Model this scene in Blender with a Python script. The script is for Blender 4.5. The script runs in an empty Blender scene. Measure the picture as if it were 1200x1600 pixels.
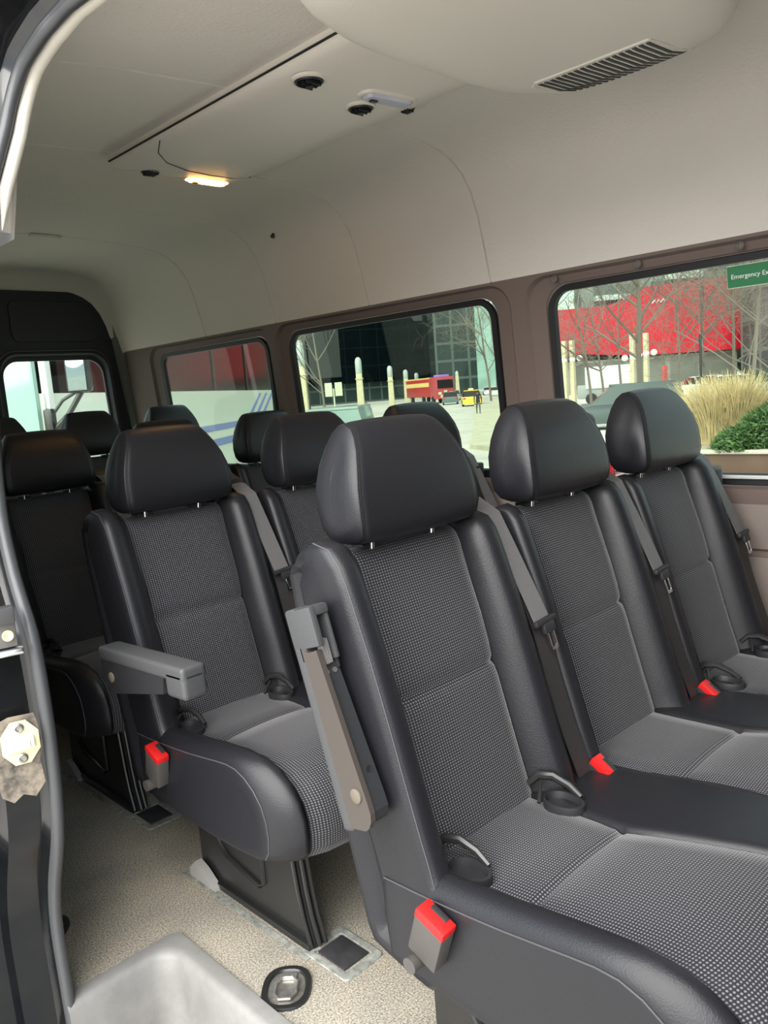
import bpy, bmesh, math, random
from mathutils import Vector, Matrix
random.seed(7)
C = bpy.context.scene.collection
sc = bpy.context.scene

# ------------------------------------------------------------------ camera
CAMLOC = Vector((-0.97177, -0.80225, 1.18886))
ROT = Matrix(((0.7093619, 0.1578598, -0.6869395), (-0.7007959, 0.0536513, -0.7113414), (-0.0754370, 0.9860029, 0.1486857)))
F = 1250.84
cd = bpy.data.cameras.new('camera'); cam = bpy.data.objects.new('camera', cd); C.objects.link(cam)
cam.matrix_world = Matrix.Translation(CAMLOC) @ ROT.to_4x4()
cd.sensor_fit = 'VERTICAL'; cd.sensor_height = 36; cd.lens = F / 1600 * 36; cd.clip_start = 0.02; cd.clip_end = 2000
sc.camera = cam

# ------------------------------------------------------------------ world, sun, exposure
w = bpy.data.worlds.new('sky'); sc.world = w; w.use_nodes = True
nt = w.node_tree; bg = nt.nodes['Background']
tc = nt.nodes.new('ShaderNodeTexCoord'); sp = nt.nodes.new('ShaderNodeSeparateXYZ'); cr = nt.nodes.new('ShaderNodeValToRGB')
nt.links.new(tc.outputs['Generated'], sp.inputs[0]); nt.links.new(sp.outputs['Z'], cr.inputs[0]); nt.links.new(cr.outputs[0], bg.inputs[0])
cr.color_ramp.elements[0].position = 0.0; cr.color_ramp.elements[0].color = (0.80, 0.87, 0.92, 1)
cr.color_ramp.elements[1].position = 0.6; cr.color_ramp.elements[1].color = (0.62, 0.74, 0.90, 1)
bg.inputs[1].default_value = 1.15
sl = bpy.data.lights.new('sun', 'SUN'); sun = bpy.data.objects.new('sun', sl); C.objects.link(sun)
sl.energy = 5.6; sl.angle = math.radians(75); sl.color = (1.0, 0.96, 0.9)
sun.rotation_euler = Vector((-1.0, -0.28, 0.95)).to_track_quat('Z', 'Y').to_euler()
sc.view_settings.view_transform = 'Standard'; sc.view_settings.look = 'None'
sc.view_settings.exposure = 0.95; sc.view_settings.gamma = 1; sc.view_settings.use_curve_mapping = False

# ------------------------------------------------------------------ helpers
def W(u, v, d):
    """world point seen at photo pixel (u, v) at distance d along the view axis"""
    return CAMLOC + d * (ROT @ Vector(((u - 600) / F, -(v - 800) / F, -1)))

def mat(name, col, rough=0.5, metal=0.0, bump=0.0, bscale=200.0, var=0.0, vscale=5.0, spec=0.5, emis=None, estr=0, coat=0, dirt=None):
    m = bpy.data.materials.new(name); m.use_nodes = True
    n = m.node_tree.nodes; l = m.node_tree.links; p = n['Principled BSDF']
    p.inputs['Base Color'].default_value = (*col, 1); p.inputs['Roughness'].default_value = rough
    p.inputs['Metallic'].default_value = metal; p.inputs['Specular IOR Level'].default_value = spec
    p.inputs['Coat Weight'].default_value = coat
    if emis: p.inputs['Emission Color'].default_value = (*emis, 1); p.inputs['Emission Strength'].default_value = estr
    t = n.new('ShaderNodeTexCoord')
    if bump:
        z = n.new('ShaderNodeTexNoise'); z.inputs['Scale'].default_value = bscale; z.inputs['Detail'].default_value = 4
        b = n.new('ShaderNodeBump'); b.inputs['Strength'].default_value = bump; b.inputs['Distance'].default_value = 0.002
        l.new(t.outputs['Object'], z.inputs['Vector']); l.new(z.outputs['Fac'], b.inputs['Height']); l.new(b.outputs[0], p.inputs['Normal'])
    if var or dirt:
        z = n.new('ShaderNodeTexNoise'); z.inputs['Scale'].default_value = vscale; z.inputs['Detail'].default_value = 6; z.inputs['Roughness'].default_value = 0.65
        r = n.new('ShaderNodeValToRGB'); r.color_ramp.elements[0].position = 0.35; r.color_ramp.elements[1].position = 0.68
        d = dirt or tuple(min(1, c * (1 + var)) for c in col)
        r.color_ramp.elements[0].color = (*[c * (1 - var) for c in col], 1); r.color_ramp.elements[1].color = (*d, 1)
        l.new(t.outputs['Object'], z.inputs['Vector']); l.new(z.outputs['Fac'], r.inputs[0]); l.new(r.outputs[0], p.inputs['Base Color'])
    return m

def fabric_mat():
    m = bpy.data.materials.new('woven_fabric'); m.use_nodes = True
    n = m.node_tree.nodes; l = m.node_tree.links; p = n['Principled BSDF']
    uv = n.new('ShaderNodeUVMap'); s = n.new('ShaderNodeSeparateXYZ'); l.new(uv.outputs[0], s.inputs[0])
    def M(op, a, b=None):
        k = n.new('ShaderNodeMath'); k.operation = op
        for i, q in enumerate((a, b)):
            if q is None: continue
            if isinstance(q, (int, float)): k.inputs[i].default_value = q
            else: l.new(q, k.inputs[i])
        return k.outputs[0]
    u = M('MULTIPLY', s.outputs[0], 2 * math.pi / 0.0056); v = M('MULTIPLY', s.outputs[1], 2 * math.pi / 0.0046)
    h = M('MULTIPLY', M('ADD', M('MULTIPLY', M('COSINE', M('MULTIPLY', M('ADD', u, v), 0.5)), M('COSINE', M('MULTIPLY', M('SUBTRACT', u, v), 0.5))), 1.0), 0.5)
    # h: bright where both diagonals agree -> staggered woven dots
    r = n.new('ShaderNodeValToRGB'); l.new(h, r.inputs[0])
    r.color_ramp.elements[0].position = 0.55; r.color_ramp.elements[0].color = (0.012, 0.012, 0.015, 1)
    r.color_ramp.elements[1].position = 0.85; r.color_ramp.elements[1].color = (0.15, 0.147, 0.157, 1)
    l.new(r.outputs[0], p.inputs['Base Color'])
    b = n.new('ShaderNodeBump'); b.inputs['Strength'].default_value = 0.5; b.inputs['Distance'].default_value = 0.0012
    l.new(h, b.inputs['Height']); l.new(b.outputs[0], p.inputs['Normal'])
    p.inputs['Roughness'].default_value = 0.75; p.inputs['Specular IOR Level'].default_value = 0.3
    p.inputs['Sheen Weight'].default_value = 0.25; p.inputs['Sheen Roughness'].default_value = 0.4
    return m

def carpet_mat():
    m = mat('carpet', (0.22, 0.205, 0.175), 0.95, bump=0.8, bscale=350, spec=0.1)
    n = m.node_tree.nodes; l = m.node_tree.links; p = n['Principled BSDF']; t = n.new('ShaderNodeTexCoord')
    a = n.new('ShaderNodeTexNoise'); a.inputs['Scale'].default_value = 260; a.inputs['Detail'].default_value = 3
    b = n.new('ShaderNodeTexNoise'); b.inputs['Scale'].default_value = 4; b.inputs['Detail'].default_value = 6
    ra = n.new('ShaderNodeValToRGB'); ra.color_ramp.elements[0].position = 0.34; ra.color_ramp.elements[1].position = 0.68
    ra.color_ramp.elements[0].color = (0.17, 0.155, 0.13, 1); ra.color_ramp.elements[1].color = (0.52, 0.48, 0.41, 1)
    rb = n.new('ShaderNodeValToRGB'); rb.color_ramp.elements[0].position = 0.3; rb.color_ramp.elements[1].position = 0.75
    rb.color_ramp.elements[0].color = (0.72, 0.74, 0.74, 1); rb.color_ramp.elements[1].color = (1.15, 1.10, 1.0, 1)
    mx = n.new('ShaderNodeMix'); mx.data_type = 'RGBA'; mx.blend_type = 'MULTIPLY'; mx.inputs[0].default_value = 1
    l.new(t.outputs['Object'], a.inputs['Vector']); l.new(t.outputs['Object'], b.inputs['Vector'])
    l.new(a.outputs['Fac'], ra.inputs[0]); l.new(b.outputs['Fac'], rb.inputs[0])
    l.new(ra.outputs[0], mx.inputs[6]); l.new(rb.outputs[0], mx.inputs[7]); l.new(mx.outputs[2], p.inputs['Base Color'])
    return m

def glass_mat(name, tint, refl=0.06):
    m = bpy.data.materials.new(name); m.use_nodes = True
    n = m.node_tree.nodes; l = m.node_tree.links; n.remove(n['Principled BSDF'])
    t = n.new('ShaderNodeBsdfTransparent'); t.inputs[0].default_value = (*tint, 1)
    g = n.new('ShaderNodeBsdfGlossy'); g.inputs['Roughness'].default_value = 0.02
    f = n.new('ShaderNodeFresnel'); f.inputs[0].default_value = 1.33
    mx = n.new('ShaderNodeMixShader'); l.new(f.outputs[0], mx.inputs[0]); l.new(t.outputs[0], mx.inputs[1]); l.new(g.outputs[0], mx.inputs[2])
    l.new(mx.outputs[0], n['Material Output'].inputs[0]); return m

def facade_mat(name, base, line, sx, sz, rough=0.15, spec=0.5, width=0.06):
    """glass or panel facade: object-space grid of mullions"""
    m = bpy.data.materials.new(name); m.use_nodes = True
    n = m.node_tree.nodes; l = m.node_tree.links; p = n['Principled BSDF']
    t = n.new('ShaderNodeTexCoord'); s = n.new('ShaderNodeSeparateXYZ'); l.new(t.outputs['Object'], s.inputs[0])
    outs = []
    for ch, sc_ in ((0, sx), (2, sz)):
        a = n.new('ShaderNodeMath'); a.operation = 'DIVIDE'; l.new(s.outputs[ch], a.inputs[0]); a.inputs[1].default_value = sc_
        b = n.new('ShaderNodeMath'); b.operation = 'FRACT'; l.new(a.outputs[0], b.inputs[0])
        c = n.new('ShaderNodeMath'); c.operation = 'LESS_THAN'; l.new(b.outputs[0], c.inputs[0]); c.inputs[1].default_value = width
        outs.append(c.outputs[0])
    o = n.new('ShaderNodeMath'); o.operation = 'MAXIMUM'; l.new(outs[0], o.inputs[0]); l.new(outs[1], o.inputs[1])
    z = n.new('ShaderNodeTexNoise'); z.inputs['Scale'].default_value = 0.12; l.new(t.outputs['Object'], z.inputs['Vector'])
    rr = n.new('ShaderNodeValToRGB'); rr.color_ramp.elements[0].position = 0.4; rr.color_ramp.elements[1].position = 0.6
    rr.color_ramp.elements[0].color = (*base, 1); rr.color_ramp.elements[1].color = (*[c * 1.5 for c in base], 1); l.new(z.outputs['Fac'], rr.inputs[0])
    mx = n.new('ShaderNodeMix'); mx.data_type = 'RGBA'; l.new(o.outputs[0], mx.inputs[0]); l.new(rr.outputs[0], mx.inputs[6]); mx.inputs[7].default_value = (*line, 1)
    l.new(mx.outputs[2], p.inputs['Base Color']); p.inputs['Roughness'].default_value = rough; p.inputs['Specular IOR Level'].default_value = spec
    return m

def T(o, label, cat, group=None, kind=None):
    o['label'] = label; o['category'] = cat
    if group: o['group'] = group
    if kind: o['kind'] = kind
    return o
def S(o):
    o['kind'] = 'structure'; return o
def root(name, loc=(0, 0, 0), rz=0):
    o = bpy.data.objects.new(name, None); C.objects.link(o); o.location = loc; o.rotation_euler = (0, 0, rz); o.empty_display_size = 0.1
    return o

class MB:
    """collects verts/faces for ONE mesh object"""
    def __init__(s): s.v = []; s.f = []; s.uv = {}; s.mi = []
    def add(s, vs, fs, mi=0):
        k = len(s.v); s.v += [tuple(a) for a in vs]
        for f in fs: s.f.append([i + k for i in f]); s.mi.append(mi)
        return k
    def box(s, c, d, R=None, bev=0.0, seg=2, mi=0, taper=1.0, M=None):
        bm = bmesh.new(); bmesh.ops.create_cube(bm, size=1)
        for v in bm.verts:
            k = taper if v.co.z > 0 else 1
            v.co = Vector((v.co.x * d[0] * k, v.co.y * d[1] * k, v.co.z * d[2]))
        if bev: bmesh.ops.bevel(bm, geom=bm.edges[:], offset=bev, segments=seg, profile=0.6, affect='EDGES')
        bm.verts.index_update()
        X = M if M else (Matrix.Translation(c) @ (R.to_4x4() if R else Matrix.Identity(4)))
        s.add([X @ v.co for v in bm.verts], [[v.index for v in f.verts] for f in bm.faces], mi); bm.free(); return s
    def tube(s, pts, r, n=8, mi=0, caps=True):
        pts = [Vector(p) for p in pts]; rs = r if isinstance(r, (list, tuple)) else [r] * len(pts)
        vs = []; prev = None
        for i, p in enumerate(pts):
            t = (pts[min(i + 1, len(pts) - 1)] - pts[max(i - 1, 0)]).normalized()
            if prev is None:
                a = t.orthogonal().normalized()
            else:
                a = (prev - t * prev.dot(t)).normalized()
            prev = a; b = t.cross(a)
            for k in range(n):
                th = 2 * math.pi * k / n; vs.append(p + rs[i] * (math.cos(th) * a + math.sin(th) * b))
        fs = [[i * n + k, i * n + (k + 1) % n, (i + 1) * n + (k + 1) % n, (i + 1) * n + k] for i in range(len(pts) - 1) for k in range(n)]
        if caps: fs += [list(range(n))[::-1], [(len(pts) - 1) * n + k for k in range(n)]]
        s.add(vs, fs, mi); return s
    def lathe(s, prof, c=(0, 0, 0), ax=(0, 0, 1), n=24, mi=0, sy=1.0):
        q = Vector(ax).to_track_quat('Z', 'Y').to_matrix(); c = Vector(c); vs = []
        for r, z in prof:
            for k in range(n):
                th = 2 * math.pi * k / n; vs.append(c + q @ Vector((r * math.cos(th), r * sy * math.sin(th), z)))
        m = len(prof)
        fs = [[i * n + k, i * n + (k + 1) % n, (i + 1) * n + (k + 1) % n, (i + 1) * n + k] for i in range(m - 1) for k in range(n)]
        fs += [list(range(n))[::-1], [(m - 1) * n + k for k in range(n)]]
        s.add(vs, fs, mi); return s
    def prism(s, poly, a, b, plane='yz', mi=0):
        """polygon extruded; plane yz -> extruded along x from a to b, xz -> along y, xy -> along z"""
        def P(p, h):
            return {'yz': (h, p[0], p[1]), 'xz': (p[0], h, p[1]), 'xy': (p[0], p[1], h)}[plane]
        n = len(poly); vs = [P(p, a) for p in poly] + [P(p, b) for p in poly]
        fs = [list(range(n))[::-1], [n + i for i in range(n)]] + [[i, (i + 1) % n, n + (i + 1) % n, n + i] for i in range(n)]
        s.add(vs, fs, mi); return s
    def loft(s, rings, close=True, cap0=False, cap1=False, mi=0):
        n = len(rings[0]); vs = [p for r in rings for p in r]; m = n if close else n - 1
        fs = [[i * n + k, i * n + (k + 1) % n, (i + 1) * n + (k + 1) % n, (i + 1) * n + k] for i in range(len(rings) - 1) for k in range(m)]
        if cap0: fs.append(list(range(n))[::-1])
        if cap1: fs.append([(len(rings) - 1) * n + k for k in range(n)])
        s.add(vs, fs, mi); return s
    def build(s, name, m, parent=None, smooth=True, angle=40, recalc=True):
        me = bpy.data.meshes.new(name); me.from_pydata(s.v, [], s.f)
        ms = m if isinstance(m, (list, tuple)) else [m]
        for q in ms: me.materials.append(q)
        for p, i in zip(me.polygons, s.mi): p.material_index = i
        if recalc:
            bm = bmesh.new(); bm.from_mesh(me); bmesh.ops.recalc_face_normals(bm, faces=bm.faces[:]); bm.to_mesh(me); bm.free()
        if smooth:
            for p in me.polygons: p.use_smooth = True
            try: me.set_sharp_from_angle(angle=math.radians(angle))
            except Exception: pass
        o = bpy.data.objects.new(name, me); C.objects.link(o)
        if parent: o.parent = parent
        return o

def children(o): return [c for c in C.objects if c.parent == o]
def copy_tree(o, parent=None):
    c = o.copy(); C.objects.link(c); c.parent = parent
    for ch in children(o): copy_tree(ch, c)
    return c

def sweep(cols, path, wts, scale=None, groove=None, squeeze=None):
    """cols: list of (x or function(k)->x, forward offset, inset); path: closed list of (y,z); returns grid of points, arclengths"""
    n = len(path); area = sum(path[i][0] * path[(i + 1) % n][1] - path[(i + 1) % n][0] * path[i][1] for i in range(n))
    nor = []
    for i in range(n):
        a = Vector(path[i - 1]); b = Vector(path[(i + 1) % n]); t = (b - a).normalized()
        q = Vector((t.y, -t.x)); nor.append(q if area > 0 else -q)
    arc = [0]
    for i in range(1, n): arc.append(arc[-1] + (Vector(path[i]) - Vector(path[i - 1])).length)
    G = []
    for x, off, ins in cols:
        row = []
        for k in range(n):
            xx = x(k) if callable(x) else (0 if isinstance(x, tuple) else x)
            p = Vector(path[k])
            if groove and groove[1](len(G)) and k in groove[0]: off_ = off * wts[k] - groove[0][k]
            else: off_ = off * wts[k]
            p = p + nor[k] * off_
            if scale:
                (cy, cz), (hy, hz) = scale; p = Vector((cy + (p.x - cy) * (1 - ins / hy), cz + (p.y - cz) * (1 - ins / hz)))
            else: p = p - nor[k] * ins
            if squeeze: p = squeeze(xx, p)
            if isinstance(x, tuple): xx = x[1] + x[0] * interp(p.y, TZ, TX)
            row.append((xx, p.x, p.y))
        G.append(row)
    return G, arc

def grid_obj(name, G, arc, m, parent, pick, caps=False, uvs=False, capbulge=0.0):
    """mesh of the faces of the swept grid for which pick(i,k) holds"""
    n = len(G[0]); vmap = {}; vs = []; fs = []; uvl = []
    def V(i, k):
        if (i, k) not in vmap: vmap[(i, k)] = len(vs); vs.append(G[i][k])
        return vmap[(i, k)]
    for i in range(len(G) - 1):
        for k in range(n):
            if not pick(i, k): continue
            k2 = (k + 1) % n
            fs.append([V(i, k), V(i + 1, k), V(i + 1, k2), V(i, k2)])
            uvl.append([(G[i][k][0], arc[k]), (G[i + 1][k][0], arc[k]), (G[i + 1][k2][0], arc[k2]), (G[i][k2][0], arc[k2])])
    if caps:
        for i, sg in ((0, -1), (len(G) - 1, 1)):
            if capbulge == 0:
                fs.append([V(i, k) for k in range(n)][::sg]); uvl.append([(0, 0)] * n); continue
            cx = sum(p[0] for p in G[i]) / n; cy = sum(p[1] for p in G[i]) / n; cz = sum(p[2] for p in G[i]) / n
            ring = [V(i, k) for k in range(n)]; mid = []
            for k in range(n):
                p = G[i][k]; vs.append((p[0] + sg * capbulge * 0.7, (p[1] * .55 + cy * .45), (p[2] * .55 + cz * .45))); mid.append(len(vs) - 1)
            vs.append((cx + sg * capbulge, cy, cz)); ce = len(vs) - 1
            for k in range(n):
                k2 = (k + 1) % n
                fs.append([ring[k], ring[k2], mid[k2], mid[k]]); uvl.append([(0, 0)] * 4)
                fs.append([mid[k], mid[k2], ce]); uvl.append([(0, 0)] * 3)
    me = bpy.data.meshes.new(name); me.from_pydata(vs, [], fs); me.materials.append(m)
    if uvs:
        ul = me.uv_layers.new(name='UVMap'); j = 0
        for q in uvl:
            for a in q: ul.data[j].uv = a; j += 1
    bm = bmesh.new(); bm.from_mesh(me)
    if caps: bmesh.ops.recalc_face_normals(bm, faces=bm.faces[:])
    bm.to_mesh(me); bm.free()
    for p in me.polygons: p.use_smooth = True
    o = bpy.data.objects.new(name, me); C.objects.link(o); o.parent = parent
    return o

# ------------------------------------------------------------------ materials
LEATHER = mat('black_leather', (0.012, 0.012, 0.0145), 0.38, bump=0.22, bscale=420, spec=0.36)
FABRIC = fabric_mat()
PIPING = mat('seam_piping', (0.05, 0.05, 0.055), 0.6)
PLASTIC = mat('black_plastic', (0.018, 0.018, 0.020), 0.45, bump=0.15, bscale=600)
GPLASTIC = mat('grey_plastic', (0.060, 0.055, 0.050), 0.45, bump=0.1, bscale=500)
PAD = mat('grey_armrest_pad', (0.050, 0.051, 0.053), 0.5, bump=0.3, bscale=300)
CHROME = mat('chrome', (0.75, 0.75, 0.76), 0.18, 1.0)
PAINTBLK = mat('black_steel', (0.016, 0.016, 0.016), 0.30, spec=0.6)
RED = mat('red_button', (0.50, 0.008, 0.008), 0.4)
BELT = mat('belt_webbing_sheen', (0.12, 0.115, 0.115), 0.6, bump=0.4, bscale=500)  # lighter grey holds the reflection on the upper belt face
BELTD = mat('belt_webbing_black', (0.022, 0.020, 0.020), 0.55, bump=0.4, bscale=500)
HEADLINER = mat('headliner', (0.70, 0.65, 0.59), 0.75, bump=0.8, bscale=110, spec=0.25)
PANEL = mat('console_plastic', (0.70, 0.65, 0.58), 0.5, bump=0.12, bscale=300, spec=0.35)
TRIMG = mat('window_surround', (0.165, 0.125, 0.108), 0.6, bump=0.3, bscale=220, spec=0.3)
BEIGE = mat('wall_plastic', (0.20, 0.165, 0.145), 0.6, bump=0.2, bscale=250)
RUBBER = mat('black_rubber', (0.010, 0.010, 0.011), 0.55)
SEAL = mat('grey_rubber_seal', (0.055, 0.057, 0.060), 0.38, bump=0.15, bscale=90, spec=0.5)
DARKTRIM = mat('dark_door_trim', (0.014, 0.016, 0.022), 0.55, bump=0.2, bscale=200)
CARPET = carpet_mat()
WELL = mat('step_well_plastic', (0.20, 0.195, 0.185), 0.5, bump=0.15, bscale=200, var=0.15, vscale=9)
GLASS = glass_mat('tinted_window_glass', (0.43, 0.52, 0.42))
GLASSL = glass_mat('clear_window_glass', (0.56, 0.64, 0.56))
BODY = mat('black_car_paint', (0.005, 0.006, 0.008), 0.14, spec=0.5, coat=0.4, dirt=(0.012, 0.012, 0.011), vscale=7)
CREAM = mat('worn_primer', (0.50, 0.43, 0.33), 0.6, var=0.2, vscale=30)
GOLD = mat('zinc_plate', (0.78, 0.72, 0.42), 0.4, 0.3)
METAL = mat('worn_steel', (0.42, 0.40, 0.37), 0.35, 0.8, var=0.3, vscale=40)

# ================================================================== van shell
CX = 0.42
PROF = [(1.27, -0.01), (1.27, 0.30), (1.265, 0.84)]                       # lower wall (x, z), left side
UP = [(1.205, 1.515), (1.185, 1.60), (1.155, 1.72), (1.125, 1.79), (1.085, 1.842), (1.04, 1.874), (0.985, 1.896), (0.90, 1.911), (0.78, 1.921), (0.60, 1.928), (0.42, 1.930)]
def lerp(a, b, t): return a + (b - a) * t
def interp(x, xs, ys):
    if x <= xs[0]: return ys[0]
    for i in range(1, len(xs)):
        if x <= xs[i]: return lerp(ys[i - 1], ys[i], (x - xs[i - 1]) / (xs[i] - xs[i - 1]))
    return ys[-1]
UPR = [(1.205, 1.515), (1.190, 1.60), (1.172, 1.70), (1.158, 1.76), (1.143, 1.808), (1.128, 1.842), (1.108, 1.868), (1.073, 1.893), (0.90, 1.912), (0.66, 1.926), (0.42, 1.930)]
UPZ = [p[1] for p in UP]; UPX = [p[0] for p in UP]
def wall_x(z):                                                            # left wall inner surface
    if z < 0.84: return 1.268
    if z < 1.515: return lerp(1.255, 1.205, (z - 0.84) / 0.675)
    return interp(z, UPZ, UPX)

SEAMS = [0.864, 1.446, 2.03, 2.59]
YEND = 3.50
# opening of the sliding door (y, z) of the rubber seal
OPEN = [(0.76, -0.06), (0.765, 0.05), (0.768, 0.17), (0.745, 0.27), (0.69, 0.39), (0.668, 0.47), (0.658, 0.55), (0.655, 0.65), (0.660, 0.74), (0.674, 0.815), (0.722, 0.903),
        (0.755, 0.98), (0.768, 1.05), (0.768, 1.15), (0.756, 1.255), (0.728, 1.50), (0.722, 1.60), (0.724, 1.70), (0.722, 1.76), (0.694, 1.808), (0.629, 1.842), (0.566, 1.868), (0.40, 1.893), (-0.2, 1.90), (-1.55, 1.90)]
def open_z(y):
    # lowest headliner height on the door side at station y
    ys = [-1.55, 0.40, 0.566, 0.629, 0.694, 0.722, 0.73]; zs = [1.905, 1.90, 1.876, 1.852, 1.818, 1.77, 1.52]
    return interp(y, ys, zs)

# ---- side wall with rounded window openings
WZ0, WZ1 = 0.885, 1.452
WINS = [(-0.62, 0.645), (0.895, 1.968), (2.165, 3.072)]
CELLS = [(-1.6, 0.775), (0.775, 2.07), (2.07, 3.50)]
CZ0, CZ1 = 0.84, 1.517
def rrect(y0, y1, z0, z1, r, n=8):
    pts = []
    for cy, cz, a0 in ((y1 - r, z1 - r, 0), (y0 + r, z1 - r, 90), (y0 + r, z0 + r, 180), (y1 - r, z0 + r, 270)):
        for k in range(n + 1):
            a = math.radians(a0 + 90 * k / n); pts.append((cy + r * math.cos(a), cz + r * math.sin(a)))
    # extra points along edges so that sides follow
    return pts
def on_wall(pts, off, side):
    out = []
    for y, z in pts:
        x = wall_x(min(max(z, 0.84), 1.515)) + off
        out.append((x if side > 0 else 2 * CX - x, y, z))
    return out
def wall(side, name, wins, cells, smat):
    mb = MB()
    for (a, b), (c0, c1) in zip(wins, cells):
        e = 0.0006
        R0 = on_wall(rrect(c0, c1, CZ0, CZ1, e), 0, side)
        oa, ob = max(c0 + 0.012, a - 0.10), min(c1 - 0.012, b + 0.098)
        R1 = on_wall(rrect(oa, ob, CZ0 + 0.008, 1.506, 0.085), 0.0, side)
        R2 = on_wall(rrect(oa + 0.012, ob - 0.012, CZ0 + 0.014, 1.499, 0.080), 0.014, side)
        R3 = on_wall(rrect(a - 0.030, b + 0.030, WZ0 - 0.034, WZ1 + 0.026, 0.075), 0.022, side)
        R4 = on_wall(rrect(a - 0.024, b + 0.024, WZ0 - 0.028, WZ1 + 0.020, 0.072), 0.040, side)
        mb.loft([R0, R1, R2, R3, R4])
    # lower panels with horizontal grooves
    for (c0, c1) in cells:
        zz = [-0.01, 0.62, 0.645, 0.652, 0.656, 0.67, 0.674, 0.68, 0.80, 0.812, 0.84]
        xo = [1.285, 1.285, 1.285, 1.272, 1.268, 1.268, 1.272, 1.266, 1.262, 1.258, 1.255]
        r = [[((x if side > 0 else 2 * CX - x), y, z) for x, z in zip(xo, zz)] for y in (c0, c1)]
        mb.loft(r, close=False)
    return S(mb.build(name, smat, angle=35, recalc=False))
wall(1, 'wall_left', WINS, CELLS, TRIMG)
wall(-1, 'wall_right', [(1.02, 1.968), WINS[2]], [(0.88, 2.07), (2.07, 3.50)], TRIMG)
# beige cladding of the lower wall
mb = MB(); mb.box((1.262, 0.95, 0.745), (0.012, 5.0, 0.125), bev=0.004); mb.box((1.264, 0.95, 0.575), (0.012, 5.0, 0.17), bev=0.004); mb.box((1.268, 0.95, 0.24), (0.012, 5.0, 0.46), bev=0.004)
S(mb.build('trim_1', BEIGE))

def window(i, a, b, side, gm, gname='glass_pane'):
    r = S(root('window_%d' % i, (0, 0, 0)))
    mb = MB()
    O = [(-0.026, -0.030, 0.022, 0.034, 0.080, 0.030), (-0.022, -0.026, 0.018, 0.030, 0.078, 0.018), (0.0, 0.0, 0.0, 0.0, 0.055, 0.020), (0.004, 0.004, 0, 0, 0.053, 0.034)]
    rr = []
    for ya, zb, zt, _, rad, off in O:
        rr.append(on_wall(rrect(a + ya, b - ya, WZ0 + zb, WZ1 + zt, rad), off, side))
    mb.loft(rr); mb.build('rubber_seal', RUBBER, r, recalc=False)
    # pane: thin bent sheet with rounded corners
    pts = rrect(a - 0.012, b + 0.012, WZ0 - 0.012, WZ1 + 0.012, 0.06)
    A = on_wall(pts, 0.030, side); B = on_wall(pts, 0.034, side)
    m2 = MB(); m2.add(A, [list(range(len(A)))]); m2.build('glass_pane', gm, r, smooth=False)
    return r
w1 = window(1, *WINS[0], 1, GLASSL); w2 = window(2, *WINS[1], 1, GLASS); w3 = window(3, *WINS[2], 1, GLASS)
w4 = window(4, 1.02, 1.968, -1, GLASS); w5 = window(5, *WINS[2], -1, GLASS)
mb = MB(); mb.box((1.262, 0.0, WZ0 - 0.004), (0.006, 1.24, 0.010), bev=0.002); mb.build('metal_strip', mat('bright_strip', (0.8, 0.82, 0.8), 0.3, 0.3), w1)

# screws of the window surround
for y in (0.622, 0.345, 0.059):
    mb = MB(); z = 1.490; x = wall_x(z)
    mb.lathe([(0.0105, 0.0), (0.0105, 0.002), (0.0085, 0.004), (0.0065, 0.003), (0.0055, -0.001), (0.003, -0.001)], (x + 0.001 + 0.01 * 0, y, z), (-1, 0, 0), 20)
    o = mb.build('screw_cap', mat('screw_cap_grey', (0.14, 0.125, 0.115), 0.5) if 'screw_cap_grey' not in bpy.data.materials else bpy.data.materials['screw_cap_grey'])
    T(o, {0.622: 'round plastic screw cap at the upper rear corner of the nearest window surround', 0.345: 'round plastic screw cap midway above the nearest side window',
          0.059: 'round plastic screw cap above the green emergency exit sign'}[y], 'screw cap', 'screw caps on the window surround')

# ---- body forward of the doorway: unseen solid front wall added to darken the interior
mb = MB(); mb.box((0.42, -1.62, 0.45), (1.72, 0.03, 0.92)); mb.box((0.42, -1.62, 1.78), (1.72, 0.03, 0.36)); mb.box((0.42, -1.625, 1.25), (1.72, 0.03, 0.75))
S(mb.build('wall_light_block', DARKTRIM, smooth=False))
mb = MB(); mb.box((-0.40, -1.33, 0.92), (0.06, 0.56, 1.90)); S(mb.build('trim_10', DARKTRIM, smooth=False))
# ---- floor with the step well cut out
mb = MB()
SW = (-0.43, -0.215)      # step well x range, y up to 0.765
def quad(x0, x1, y0, y1, z=0.0): mb.add([(x0, y0, z), (x1, y0, z), (x1, y1, z), (x0, y1, z)], [[0, 1, 2, 3]])
quad(-0.215, 1.28, -1.6, 3.5); quad(-0.44, -0.215, 0.765, 3.5)
S(mb.build('floor', CARPET, smooth=False, recalc=False))
# underside slab
mb = MB(); mb.box((0.55, 1.0, -0.06), (1.45, 5.1, 0.05)); S(mb.build('trim_2', PAINTBLK))

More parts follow.
